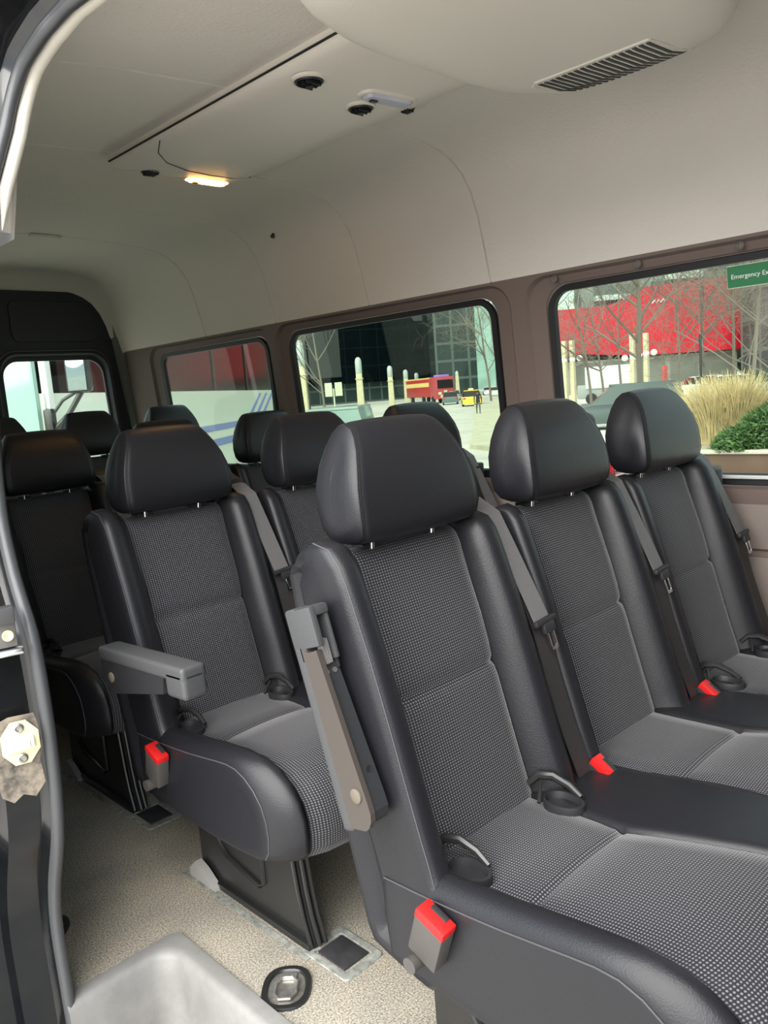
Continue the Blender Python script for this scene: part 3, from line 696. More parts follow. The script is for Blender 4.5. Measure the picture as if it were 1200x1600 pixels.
def make_anchor(parent, x, y=-0.050, z=0.460):
    mb = MB(); rings = []
    def U(w, l, zz, y0=0.0):
        return [(x + w * math.cos(t) * (1 if math.sin(t) < 0 else 1), y - l * .35 + (l * math.sin(t) * (1.0 if math.sin(t) < 0 else 0.7)), z + zz) for t in [2 * math.pi * k / 24 for k in range(24)]]
    mb.loft([U(.026, .042, -0.012), U(.028, .045, 0.010), U(.027, .044, 0.018), U(.023, .040, 0.018), U(.020, .036, 0.006)], cap0=True, cap1=True)
    a = mb.build('anchor_cup', PLASTIC, parent)
    mb = MB(); mb.tube([(x + 0.006, y + 0.055, z + 0.022), (x + 0.016, y + 0.040, z + 0.038), (x + 0.024, y + 0.015, z + 0.040), (x + 0.027, y - 0.015, z + 0.030), (x + 0.024, y - 0.040, z + 0.018)], [0.006, 0.0075, 0.0075, 0.0065, 0.005], 8)
    mb.build('arch', PAINTBLK, a)
    mb = MB(); mb.tube([(x - 0.026, y + 0.012, z + 0.012), (x - 0.01, y + 0.02, z + 0.026), (x + 0.006, y + 0.03, z + 0.030)], 0.0035, 8); mb.build('wire_loop', PAINTBLK, a)

def make_pedestal(parent, x):
    p = [(0.105, 0.0), (0.105, 0.33), (-0.28, 0.33), (-0.298, 0.26), (-0.305, 0.19), (-0.312, 0.13), (-0.322, 0.07), (-0.340, 0.012), (-0.340, 0.0)]
    mb = MB(); mb.prism(p, x, x + 0.010, 'yz'); o = mb.build('pedestal', PAINTBLK, parent, smooth=False)
    mb = MB()
    fr = [(-0.268, 0.33), (-0.285, 0.26), (-0.295, 0.19), (-0.303, 0.13), (-0.315, 0.07), (-0.335, 0.008)]
    for dx, dy in ((-0.004, 0.0), (0.012, -0.010), (0.026, -0.012)): mb.tube([(x + dx, a + dy, b) for a, b in fr], 0.0055, 8)
    mb.prism([(a - 0.008, b) for a, b in fr] + [(a + 0.006, b) for a, b in reversed(fr)], x, x + 0.030, 'yz'); mb.build('front_rail', PAINTBLK, o)
    mb = MB(); mb.tube([(x - 0.002, 0.085, 0.30), (x - 0.002, 0.020, 0.145), (x - 0.002, 0.0, 0.118), (x - 0.002, -0.03, 0.100), (x - 0.002, -0.155, 0.078), (x - 0.002, -0.172, 0.09), (x - 0.002, -0.172, 0.30)], 0.0075, 8); mb.build('recess_rim', PAINTBLK, o)
    mb = MB(); mb.box((x + 0.005, -0.115, 0.008), (0.036, 0.445, 0.016), bev=0.003); mb.build('foot', PAINTBLK, o)
    mb = MB(); mb.prism([(0.128, 0.0), (0.128, 0.022), (0.095, 0.052), (0.060, 0.040), (0.014, 0.010), (0.012, 0.0)], x - 0.026, x - 0.008, 'yz'); mb.build('rear_cap', mat('light_grey_cap', (0.33, 0.32, 0.30), 0.5) if 'light_grey_cap' not in bpy.data.materials else bpy.data.materials['light_grey_cap'], o, angle=25)
    mb = MB(); mb.box((x + 0.002, 0.06, 0.31), (0.03, 0.10, 0.03)); mb.build('bracket', PAINTBLK, o)

def make_bench(loc):
    r = root('bench_seat', loc)
    make_cushion(r, 3, 0.46)
    for i in range(3):
        make_backrest(r, i * 0.46, 'outer' if i == 0 else 'inner'); make_headrest(r, i * 0.46); make_belt(r, i * 0.46)
    make_buckle(r, -0.244, -0.088, 0.455, True, 22)
    make_buckle(r, 0.262, -0.060, 0.468, False, 35); make_buckle(r, 0.722, -0.060, 0.468, False, 35)
    for x in (-0.146, 0.108, 0.46 * 2 - 0.135, 0.46 * 2 + 0.120): make_anchor(r, x)
    make_pedestal(r, -0.062); make_pedestal(r, 0.80)
    return r
b1 = make_bench((0, 0, 0)); b2 = copy_tree(b1); b3 = copy_tree(b1); b4 = copy_tree(b1)
b2.location = (0.030, 0.832, 0); b3.location = (0.070, 1.710, 0); b4.location = (0.232, 2.60, 0.055); b4.scale = (0.90, 1, 1)
G_ = 'rows of three-seat benches in the van'
T(b1, 'nearest three-seat black bench with woven grey seat panels and raised armrest', 'bench seat', G_)
T(b2, 'second three-seat bench back, with its aisle armrest folded down level', 'bench seat', G_)
T(b3, 'third three-seat bench back, partly behind the grey door seal and without an armrest', 'bench seat', G_)
T(b4, 'rearmost dark bench against the rear doors, only its headrests showing', 'bench seat', G_)

def armrest(parent, M, grey):
    # local: x across (outer = -x), y length (tip = -y), z up when lowered
    mb = MB(); mb.box(None, (0.052, 0.385, 0.030), bev=0.009, seg=3, M=M @ Matrix.Translation((0, -0.175, 0.024))); mb.box(None, (0.052, 0.075, 0.055), bev=0.010, seg=3, M=M @ Matrix.Translation((0, -0.330, 0.004)))
    a = mb.build('armrest', PAD, parent)
    mb = MB(); poly = [(0.0, 0.012), (0.005, -0.035), (-0.03, -0.055), (-0.06, -0.055), (-0.285, -0.022), (-0.295, 0.012)]
    n = len(poly); vs = [M @ Vector((-0.0245, p[0] + 0.01, p[1])) for p in poly] + [M @ Vector((0.024, p[0] + 0.01, p[1])) for p in poly]
    mb.add(vs, [list(range(n))[::-1], [n + i for i in range(n)]] + [[i, (i + 1) % n, n + (i + 1) % n, n + i] for i in range(n)])
    mb.build('side_panel', grey, a, smooth=False)
    mb = MB(); c = M @ Vector((-0.0245, -0.035, -0.022)); ax = (M.to_3x3() @ Vector((-1, 0, 0)))
    mb.lathe([(0.011, 0.0), (0.011, 0.002), (0.009, 0.003)], c, ax, 18); mb.build('pivot_cap', mat('pivot_beige', (0.12, 0.10, 0.075), 0.5) if 'pivot_beige' not in bpy.data.materials else bpy.data.materials['pivot_beige'], a)
    return a
# lowered armrest of the second bench
armrest(b2, Matrix.Translation((-0.288, -0.035, 0.664)) @ Matrix.Rotation(math.radians(-3), 4, 'X') @ Matrix.Diagonal((0.98, 0.90, 1.0, 1.0)), PLASTIC)
# raised armrest of the first bench: own shape, standing against the backrest side
d = (Vector((0, 0.118, 0.873)) - Vector((0, 0.026, 0.570))); Lr = d.length; up = d.normalized()
fw = Vector((0, -up.z, up.y)).normalized()                                  # forward, square to the arm
M = Matrix((( -1, 0, 0, 0), (0, 1, 0, 0), (0, 0, 1, 0), (0, 0, 0, 1)))
X_ = Vector((1, 0, 0)); M = Matrix.Identity(4)
for i, col in enumerate((X_ * 0.72, fw * 0.80, up)):
    for j in range(3): M[j][i] = col[j]
M = Matrix.Translation((-0.2545, 0.026, 0.570)) @ M
mb = MB()                                                                    # pad: back edge and top nose
mb.box(None, (0.050, 0.030, Lr + 0.02), bev=0.007, seg=3, M=M @ Matrix.Translation((0, -0.032, Lr / 2)))
mb.box(None, (0.050, 0.022, 0.085), bev=0.006, seg=3, M=M @ Matrix.Translation((0, -0.022, Lr - 0.034)))
mb.box(None, (0.010, 0.055, 0.085), bev=0.004, M=M @ Matrix.Translation((0.020, 0.0, Lr - 0.034)))
mb.box(None, (0.016, 0.078, 0.060), bev=0.004, M=M @ Matrix.Translation((-0.0175, -0.006, Lr - 0.022)))
mb.box(None, (0.050, 0.075, 0.016), bev=0.005, M=M @ Matrix.Translation((0.0, -0.006, Lr + 0.0)))
ar = mb.build('armrest', PAD, b1)
mb = MB()
def prismM(mb, poly, a, b, M):
    n = len(poly); vs = [M @ Vector((a, p[0], p[1])) for p in poly] + [M @ Vector((b, p[0], p[1])) for p in poly]
    mb.add(vs, [list(range(n))[::-1], [n + i for i in range(n)]] + [[i, (i + 1) % n, n + (i + 1) % n, n + i] for i in range(n)])
prismM(mb, [(-0.020, -0.004), (-0.020, Lr - 0.050), (-0.004, Lr - 0.058), (0.022, Lr - 0.056), (0.046, 0.038), (0.047, 0.018), (0.042, 0.006), (0.032, -0.003), (0.02, -0.007)], -0.0265, -0.014, M)
sp_ = mb.build('side_panel', mat('brown_grey_plastic', (0.052, 0.043, 0.037), 0.42, bump=.1, bscale=500), ar, angle=20)
mb = MB(); prismM(mb, [(-0.024, 0.0), (-0.024, Lr - 0.082), (0.013, Lr - 0.082), (0.043, 0.036), (0.044, 0.018), (0.039, 0.007), (0.028, 0.0), (0.015, -0.004)], -0.0160, 0.026, M); mb.box(None, (0.006, 0.030, 0.05), M=M @ Matrix.Translation((0.022, 0.004, Lr - 0.065))); mb.build('inner_shell', mat('charcoal_plastic', (0.022, 0.023, 0.025), 0.5), ar, angle=20)
mb = MB(); mb.box(None, (0.018, 0.014, 0.040), bev=0.004, M=M @ Matrix.Translation((0, 0.012, Lr - 0.062)))
for k in range(5): mb.box(None, (0.002, 0.004, 0.036), M=M @ Matrix.Translation((-0.007 + k * 0.0035, 0.020, Lr - 0.062)))
mb.build('release_button', mat('button_grey', (0.16, 0.155, 0.15), 0.4), ar)
mb = MB(); c = M @ Vector((-0.026, 0.022, 0.045)); mb.lathe([(0.011, 0.0), (0.011, 0.003), (0.009, 0.004)], c, (-1, 0, 0), 20); mb.build('pivot_cap', bpy.data.materials['pivot_beige'], ar)
for dx in (-0.009, 0.012):
    mb = MB(); mb.lathe([(0.004, 0.0), (0.004, 0.002), (0.002, 0.0015)], M @ Vector((dx, 0.014, Lr - 0.092)), M.to_3x3() @ Vector((0, 1, 0)), 12); mb.build('screw', METAL, ar)
mb = MB(); mb.lathe([(0.005, 0.0), (0.005, 0.001), (0.003, 0.0005)], M @ Vector((0.008, 0.0375, 0.075)), M.to_3x3() @ Vector((0, 1, 0)), 12); mb.build('screw_hole', RUBBER, ar)

# pen lying under the second headrest
r = T(root('pen', (0.43, 0.150, 0.953)), 'blue and white pen lying under the middle headrest of the nearest bench', 'pen')
mb = MB(); mb.tube([(-0.07, 0, -0.002), (0.0, 0.0, 0.002)], 0.0045, 10); mb.build('barrel', mat('pen_blue', (0.02, 0.06, 0.35), 0.3), r)
mb = MB(); mb.tube([(0.0, 0, 0.002), (0.07, 0, 0.006)], [0.0045, 0.004], 10); mb.build('cap', mat('pen_silver', (0.7, 0.7, 0.72), 0.25, 0.6), r)

def crect_(x0, x1, y0, y1, z, rad, n=5):
    return [(a, b, z) for a, b in rrect(x0, x1, y0, y1, rad, n)]
# anchor covers in the floor
COV = mat('rubber_cover', (0.030, 0.030, 0.032), 0.6, bump=0.5, bscale=60, var=0.3, vscale=20)
DUST = mat('dusty_rim', (0.24, 0.25, 0.225), 0.85, var=0.45, vscale=45)
for x, y, lab in ((0.002, 0.437, 'square black rubber cover in the floor before the second bench foot'), (0.036, 1.318, 'square black rubber cover in the floor before the third bench foot')):
    r = T(root('anchor_cover', (x, y, 0)), lab, 'floor cover', 'rubber seat anchor covers in the floor')
    mb = MB(); mb.box((0, 0, 0.002), (0.070, 0.088, 0.005), bev=0.002); mb.build('cover', COV, r)
    mb = MB(); mb.loft([crect_(-0.055, 0.055, -0.072, 0.072, 0.0005, .012), crect_(-0.054, 0.054, -0.071, 0.071, 0.003, .012), crect_(-0.040, 0.040, -0.052, 0.052, 0.003, .006), crect_(-0.038, 0.038, -0.050, 0.050, 0.0005, .006)])
    mb.build('rim', DUST, r)
for x, y, lab in ((-0.048, 0.72, 'worn pale dusty strip of floor along the second bench foot'), (-0.01, 1.60, 'worn pale dusty strip of floor along the third bench foot')):
    mb = MB(); random.seed(3); L_ = []; R_ = []
    for k in range(30):
        yy = -0.24 + k * 0.018; L_.append((-0.016 - random.uniform(0, 0.006), yy, 0.0012)); R_.append((-0.004, yy, 0.0012))
    mb.loft([L_, R_], close=False); o = mb.build('floor_scuff', DUST, recalc=False); o.location = (x, y, 0); T(o, lab, 'worn floor strip', 'scuffed strips beside the bench feet')
# tie down rings
for x, y, lab in ((-0.143, 0.448, 'oval recessed tie-down ring with black rim beside the step well'), (-0.405, 1.03, 'tie-down ring with black rim half hidden behind the door seal')):
    r = T(root('tie_down_ring', (x, y, 0), math.radians(45)), lab, 'tie-down ring', 'tie-down rings in the floor')
    mb = MB(); n = 28
    def sup(rx, ry, z): return [(rx * math.copysign(abs(math.cos(t)) ** .8, math.cos(t)), ry * math.copysign(abs(math.sin(t)) ** .8, math.sin(t)), z) for t in [2 * math.pi * k / n for k in range(n)]]
    mb.loft([sup(0.062, 0.052, 0.0005), sup(0.060, 0.050, 0.006), sup(0.050, 0.040, 0.006), sup(0.047, 0.037, 0.001)]); mb.build('rim', PAINTBLK, r)
    mb = MB(); mb.loft([sup(0.048, 0.038, 0.0015), sup(0.030, 0.022, 0.0008)], cap1=True); mb.build('dish', METAL, r, recalc=False)
    mb = MB(); mb.tube([(-0.034, -0.012, 0.006), (-0.02, -0.022, 0.006), (0.012, -0.022, 0.006), (0.026, -0.01, 0.006), (0.026, 0.01, 0.006), (0.012, 0.022, 0.006), (-0.02, 0.022, 0.006), (-0.034, 0.012, 0.006), (-0.034, -0.012, 0.006)], 0.003, 8); mb.box((0.03, 0, 0.004), (0.016, 0.036, 0.006), bev=0.002); mb.build('ring', METAL, r)

# ================================================================== ceiling fittings
r = T(root('ceiling_console', (0.438, 0.93, 1.90)), 'long pale ceiling console carrying air nozzles and lamps', 'ceiling console')
def crect(x0, x1, y0, y1, z, rad, n=6):
    o = []
    for cx, cy, a0 in ((x1 - rad, y1 - rad, 0), (x0 + rad, y1 - rad, 90), (x0 + rad, y0 + rad, 180), (x1 - rad, y0 + rad, 270)):
        for k in range(n + 1):
            a = math.radians(a0 + 90 * k / n); o.append((cx + rad * math.cos(a), cy + rad * math.sin(a), z))
    return o
mb = MB()
def zc(y): return 0
def cons(y0, y1, name, far):
    mb = MB(); rings = []
    for ins, z in ((0, 0.035), (0.0, 0.006), (0.004, -0.003), (0.02, -0.012), (0.07, -0.019)) :
        rings.append(crect(-0.213 + ins, 0.213 - ins, y0 + (ins * .35 if far else 0.0), y1 - (ins * 1.0 if far else 0), z, 0.012 + ins * 0.25))
    mb.loft(rings, cap1=True); return mb.build(name, PANEL, r, angle=50)
cons(-0.62, 0.556, 'main_panel', True)
for sx_, nn_ in ((-1, 'edge_gap_shade'), (1, 'edge_gap_shade')):
    mb = MB(); mb.tube([(sx_ * 0.2145, -0.60, 0.010), (sx_ * 0.2145, 0.545, 0.010)], 0.0028, 6); mb.build(nn_, RUBBER, r)  # dark tubes draw the shadow line in the gap along the console
mb = MB(); mb.tube([(-0.209, 0.262, -0.006), (-0.180, 0.325, -0.0165), (-0.120, 0.385, -0.0200), (-0.03, 0.425, -0.0205), (0.06, 0.437, -0.0200), (0.140, 0.435, -0.0190), (0.205, 0.430, -0.009)], 0.0016, 6); mb.build('panel_joint', mat('joint_dark', (0.10, 0.09, 0.08), .8), r)
def nozzle(x, y, z, rr, lab, tilt=0.0, nrm=(0, 0, -1)):
    q = T(root('air_nozzle', (x, y, z)), lab, 'air nozzle', 'round black air nozzles in the ceiling console')
    mb = MB(); mb.lathe([(rr * 1.22, -0.002), (rr * 1.20, 0.004), (rr * 1.05, 0.006), (rr * 0.98, 0.002)], (0, 0, 0), nrm, 28); mb.build('collar', PANEL, q)
    mb = MB(); mb.lathe([(rr, 0.0), (rr, 0.005), (rr * 0.9, 0.009), (rr * .82, 0.005), (rr * 0.1, 0.004)], (0, 0, 0), nrm, 28); mb.build('ring', PLASTIC, q)
    mb = MB()
    for k in range(3): mb.box((0, (k - 1) * rr * 0.45, -0.010), (rr * 1.3, 0.003, 0.010), bev=0.001)
    mb.lathe([(0.004, 0.0), (rr * .3, 0.012), (rr * .25, 0.013), (0.003, 0.013)], (0.0, 0.0, -0.004), nrm, 16); mb.build('vane', RUBBER, q)
nozzle(0.280, 0.628, 1.883, 0.033, 'round black air nozzle nearest the doorway, in the front part of the ceiling console')
nozzle(0.490, 0.685, 1.880, 0.031, 'round black air nozzle beside the unlit ceiling lamp')
nozzle(0.328, 1.428, 1.888, 0.028, 'round black air nozzle left of the glowing ceiling lamp')
nozzle(0.625, 0.655, 1.896, 0.020, 'small black nozzle on the window-side edge of the ceiling console')
# lamps
def lamp(x, y, z, rz, lit, lab):
    q = T(root('ceiling_lamp', (x, y, z), rz), lab, 'ceiling lamp')
    mb = MB(); mb.loft([crect(-0.082, 0.082, -0.031, 0.031, 0.004, 0.028), crect(-0.080, 0.080, -0.029, 0.029, -0.003, 0.027), crect(-0.074, 0.074, -0.024, 0.024, -0.004, 0.022), crect(-0.072, 0.072, -0.022, 0.022, 0.0, 0.021)], cap0=True); mb.build('frame', PANEL, q)
    lens = mat('lit_lens', (1.0, 0.75, 0.45), 0.4, emis=(1.0, 0.47, 0.12), estr=26) if lit else mat('unlit_lens', (0.50, 0.50, 0.60), 0.15, spec=0.6)
    mb = MB(); mb.loft([crect(-0.071, 0.071, -0.021, 0.021, -0.001, 0.02), crect(-0.064, 0.064, -0.016, 0.016, -0.009, 0.015)], cap1=True); mb.build('lens', lens, q)
    mb = MB(); mb.box((-0.040, 0.004, -0.010), (0.020, 0.012, 0.006), bev=0.002); mb.build('switch', PLASTIC if not lit else GPLASTIC, q)
lamp(0.525, 1.432, 1.884, 0.0, True, 'lit ceiling lamp glowing warm orange at the rear end of the ceiling console')
lamp(0.505, 0.607, 1.878, math.radians(-6), False, 'unlit ceiling lamp with clear lens between the nozzles of the console')

# roof climate unit
mb = MB(); NX = 40; NY = 30
def se(a, n): return math.copysign(abs(math.cos(a)) ** (2 / n), math.cos(a)), math.copysign(abs(math.sin(a)) ** (2 / n), math.sin(a))
cx_, cy_, hx_, hy_ = 0.345, 0.085, 0.465, 0.280
rings = []
for z, k, in ((1.935, 1.0), (1.905, 1.0), (1.885, 0.985), (1.86, 0.955), (1.838, 0.905), (1.822, 0.83), (1.812, 0.72), (1.808, 0.55), (1.806, 0.3), (1.8055, 0.1)):
    ring = []
    for j in range(64):
        c_, s_ = se(2 * math.pi * j / 64, 3.4)
        ring.append((cx_ + hx_ * c_ * (1 - (1 - k) * 1.0), cy_ + hy_ * s_ * (1 - (1 - k) * 0.62), z))
    rings.append(ring)
mb.loft(rings, cap1=True)
u = T(root('climate_unit', (0, 0, 0)), 'large pale rounded climate unit bulging from the ceiling with a slatted grille', 'climate unit')
body = mb.build('housing', PANEL, u, angle=60)
# grille of slats on the sloping window-side shoulder
def surf(x, y):
    best = None
    # height of housing shell under (x,y): search k
    for (r0, r1) in zip(rings[:-1], rings[1:]): pass
    lo, hi = 0, 1
    ks = [1.0, 0.985, 0.955, 0.905, 0.83, 0.72, 0.55, 0.3, 0.1]; zs = [1.905, 1.885, 1.86, 1.838, 1.822, 1.812, 1.808, 1.806, 1.8055]
    def inside(k): return (abs((x - cx_) / (hx_ * k)) ** 3.4 + abs((y - cy_) / (hy_ * (1 - (1 - k) * 0.62))) ** 3.4)
    for i in range(len(ks) - 1):
        if inside(ks[i]) <= 1 and inside(ks[i + 1]) > 1:
            f0, f1 = inside(ks[i]), inside(ks[i + 1]); t = (1 - f0) / (f1 - f0); return lerp(zs[i], zs[i + 1], t)
    return 1.806 if inside(0.1) <= 1 else 1.92
def shell_patch(mb, y, x0, x1, w_, off, n=12, mi=0):
    A = []; B = []
    for k in range(n + 1):
        x = lerp(x0, x1, k / n); A.append((x, y - w_ / 2, surf(x, y - w_ / 2) - off)); B.append((x, y + w_ / 2, surf(x, y + w_ / 2) - off))
    Bt = [(p[0], p[1], p[2] + 0.006) for p in B]; At = [(p[0], p[1], p[2] + 0.006) for p in A]
    mb.loft([At, A, B, Bt], close=False, mi=mi)
mb = MB()
for k in range(18):
    t = k / 17; y = lerp(-0.02, 0.225, t); x0 = 0.575; x1 = 0.735 - 0.02 * t ** 3
    shell_patch(mb, y, x0, x1, 0.0068, 0.0022)
mb.build('grille_slot', RUBBER, u, recalc=False)
mb = MB()
pts = []
for x, y in [(0.562, -0.03), (0.560, 0.05), (0.558, 0.225), (0.575, 0.243), (0.65, 0.243), (0.72, 0.235), (0.745, 0.20), (0.750, 0.05), (0.750, -0.03), (0.70, -0.035), (0.62, -0.035), (0.562, -0.03)]: pts.append((x, y, surf(x, y) - 0.001))
mb.tube(pts, 0.003, 6); mb.build('grille_frame', PANEL, u)
# small strip lamp far back, and hook
mb = MB(); mb.box((0.48, 2.575, 1.922), (0.13, 0.02, 0.012), bev=0.003)
T(mb.build('roof_clip', mat('clip_pale', (0.6, 0.6, 0.55), 0.5)), 'small pale bar on the dark headliner far back near the doorway edge', 'clip')
mb = MB(); mb.lathe([(0.006, 0), (0.006, 0.008), (0.010, 0.012), (0.008, 0.016), (0.002, 0.017)], (1.085, 1.84, 1.842), (-0.5, 0, -1), 12)
T(mb.build('coat_hook', PLASTIC), 'tiny black hook on the headliner above the second side window', 'hook')

# ---- wall side fittings
def retractor(y, lab):
    q = T(root('belt_retractor', (1.195, y, 0.80)), lab, 'belt retractor', 'belt retractor housings by the side windows')
    mb = MB(); mb.box((0, 0, 0.06), (0.045, 0.07, 0.12), bev=0.008); mb.build('housing', GPLASTIC if y < 0.5 else PLASTIC, q)
    mb = MB(); mb.box((-0.012, -0.03, 0.085), (0.03, 0.02, 0.05), bev=0.003); mb.build('slot', RUBBER, q)
retractor(0.15, 'belt retractor housing below the nearest window beside the first bench')
retractor(0.98, 'belt retractor housing below the middle side window')
r = T(root('window_latch', (1.232, 0.468, 0.875)), 'red emergency window latch behind the middle headrest of the first bench', 'window latch')
mb = MB(); mb.box((0, 0, 0.02), (0.012, 0.030, 0.045), bev=0.004); mb.box((-0.004, 0, -0.022), (0.014, 0.04, 0.025), bev=0.004); mb.build('handle', RED, r)
mb = MB(); mb.box((-0.004, -0.10, 0.004), (0.006, 0.16, 0.014), bev=0.002); mb.build('strip', mat('pink_label', (0.75, 0.45, 0.42), 0.5), r)
# emergency exit sign on the pane
r = T(root('exit_sign', (0, 0, 0)), 'green rectangular emergency exit sign stuck to the top of the nearest window', 'sign')
ya, yb, za, zb = 0.100, -0.215, 1.387, 1.443
def sx(z): return wall_x(z) + 0.010
mb = MB(); mb.add([(sx(za), ya, za), (sx(za), yb, za), (sx(zb), yb, zb), (sx(zb), ya, zb), (sx(za) + .002, ya, za), (sx(za) + .002, yb, za), (sx(zb) + .002, yb, zb), (sx(zb) + .002, ya, zb)], [[0, 1, 2, 3], [4, 5, 6, 7], [0, 1, 5, 4], [1, 2, 6, 5], [2, 3, 7, 6], [3, 0, 4, 7]])
mb.build('board', mat('sign_green', (0.015, 0.17, 0.06), 0.5), r, smooth=False)
mb = MB(); fr = [(sx(z) - .001, y, z) for y, z in ((ya, za), (yb, za), (yb, zb), (ya, zb), (ya, za))]; mb.tube(fr, 0.0011, 4); mb.build('border', mat('sign_border', (0.6, 0.68, 0.5), 0.5), r)
tc_ = bpy.data.curves.new('lettering', 'FONT'); tc_.body = 'Emergency Exit'; tc_.size = 0.0168; tc_.extrude = 0.0003; tc_.align_y = 'CENTER'
to = bpy.data.objects.new('tmp_text', tc_); C.objects.link(to); bpy.context.view_layer.update()
me = bpy.data.meshes.new_from_object(to.evaluated_get(bpy.context.evaluated_depsgraph_get())); bpy.data.objects.remove(to)
lo_ = bpy.data.objects.new('lettering', me); C.objects.link(lo_); me.materials.clear(); me.materials.append(mat('sign_white', (0.85, 0.88, 0.82), 0.5)); lo_.parent = r
zm = (za + zb) / 2; ex = Vector((0, -1, 0)); ez = Vector((wall_x(zb) - wall_x(za), 0, zb - za)).normalized(); en = ex.cross(ez)
Mx = Matrix.Identity(4)
for i, col in enumerate((ex, ez, en)):
    for j in range(3): Mx[j][i] = col[j]
lo_.matrix_local = Matrix.Translation((sx(zm) - 0.0012, ya - 0.010, zm)) @ Mx

# ================================================================== outside
ZG = -0.95
ASPH = mat('road_concrete', (0.52, 0.485, 0.43), 0.9, var=0.16, vscale=0.5, bump=.3, bscale=8)
mb = MB(); mb.add([(-60, -80, ZG), (500, -80, ZG), (500, 500, ZG), (-60, 500, ZG)], [[0, 1, 2, 3]]); S(mb.build('ground', ASPH, smooth=False, recalc=False))
def hor(u):                                                                  # horizontal view direction through column u
    d = ROT @ Vector(((u - 600) / F, -(600 - 800) / F, -1)); d.z = 0; return d
def G(u, depth, z=ZG):
    """ground point in column u at the given depth"""
    p = W(u, 600, depth); q = W(u, 900, depth); t = (z - p.z) / (q.z - p.z); return p.lerp(q, t)
SD = Vector((0.755, 0.656, 0)).normalized(); SN = Vector((0.656, -0.755, 0))
SANG = math.atan2(SD.y, SD.x)
# ---- coach
bus = T(root('coach_bus', (2.5, 7.85, ZG), math.radians(41.9)), 'white coach with dark windows and blue stripes parked beyond the rear windows', 'bus')
WHT = mat('bus_white', (0.70, 0.76, 0.66), 0.3, spec=.5, coat=.3); BGL = mat('bus_dark_glass', (0.014, 0.012, 0.013), 0.12, spec=0.16)
BLU = mat('bus_stripe_blue', (0.20, 0.27, 0.55), 0.4)
belt = 1.44 - ZG; top = 2.98 - ZG
mb = MB(); mb.prism([(0.0, 0.35), (0.0, belt), (12.2, belt), (12.2, 0.35)], 0.0, 2.5, 'xz'); mb.build('lower_body', WHT, bus, smooth=False)
mb = MB(); mb.prism([(0.05, belt + 0.9), (0.35, top), (12.1, top), (12.2, belt + 1.0), (12.2, top - 0.12), (0.3, top - 0.12)], 0.05, 2.45, 'xz'); mb.box((6.2, 1.25, top - 0.12), (11.8, 2.46, 0.26), bev=0.10, seg=3); mb.build('roof', WHT, bus, smooth=False)
mb = MB(); mb.box((6.3, 1.25, (belt + top - .2) / 2), (11.7, 2.44, top - 0.2 - belt)); mb.build('side_windows', BGL, bus, smooth=False)
mb = MB()
for x in (1.15, 4.1, 6.9, 9.6): mb.box((x, 0.02, (belt + top) / 2 - .1), (0.07, 0.03, top - belt - 0.2))
mb.build('window_pillar', mat('bus_pillar_dark', (0.03, 0.025, 0.025), 0.4), bus, smooth=False)
mb = MB(); mb.box((0.10, 0.0, 1.9), (0.13, 0.08, 3.2), bev=0.02); mb.build('corner_pillar', mat('bus_pillar_white', (0.85, 0.88, 0.82), 0.4), bus)
mb = MB(); mb.box((-0.02, 1.25, 2.2), (0.10, 2.40, 2.0), bev=0.04); mb.build('windshield', mat('windshield_mint', (0.30, 0.45, 0.41), 0.08, spec=0.8), bus)
mb = MB()
for y, z, a, b in ((0.52, 2.35, 0.10, 1.0), (0.80, 2.2, 0.22, 0.9), (1.35, 2.3, 0.12, 1.2)): mb.box((-0.075, y, z), (0.01, a, b))
mb.build('dark_reflection', mat('reflection_dark', (0.03, 0.04, 0.04), 0.4), bus, smooth=False)  # dark bars paint reflections onto the windshield
mb = MB(); mb.box((6.8, -0.006, 1.70), (10.5, 0.012, 0.12)); mb.box((7.2, -0.006, 1.42), (9.8, 0.012, 0.14))
for k in range(3): mb.prism([(9.3 + k * .7, 1.80), (9.6 + k * .7, 1.80), (10.9 + k * .7, 2.32), (10.7 + k * .7, 2.32)], -0.012, 0.0, 'xz')
mb.build('blue_stripe', BLU, bus, smooth=False)
mb = MB(); mb.lathe([(0.0, 0), (0.07, 0.0), (0.06, 0.03), (0.0, 0.035)], (5.3, 0.0, 1.16), (0, -1, 0), 16); mb.build('marker_lamp', mat('amber', (0.9, 0.42, 0.08), 0.3), bus)
for x in (2.2, 9.2):
    mb = MB(); mb.lathe([(0.1, -0.1), (0.5, -0.1), (0.5, 0.15), (0.3, 0.17), (0.28, 0.12), (0.05, 0.12)], (x, 0.1, 0.5), (0, -1, 0), 28); mb.build('wheel', RUBBER, bus)
mb = MB(); mb.box((-0.02, -0.42, 2.63), (0.12, 0.26, 0.52), bev=0.05, seg=3); mir = mb.build('mirror', mat('mirror_shell', (0.02, 0.022, 0.024), 0.2), bus)
mb = MB(); mb.box((-0.085, -0.42, 2.60), (0.01, 0.20, 0.42), bev=0.004); mb.build('mirror_face', mat('mirror_face', (0.35, 0.42, 0.42), 0.05, 0.9), mir)
mb = MB(); mb.tube([(0.0, -0.02, 1.95), (0.0, -0.25, 2.15), (0.0, -0.42, 2.38)], 0.03, 8); mb.tube([(0.0, -0.02, 2.1), (0.0, -0.2, 2.3), (0.0, -0.40, 2.40)], 0.018, 8); mb.box((0, -0.04, 2.0), (0.12, 0.10, 0.45), bev=.03); mb.build('mirror_arm', PAINTBLK, mir)
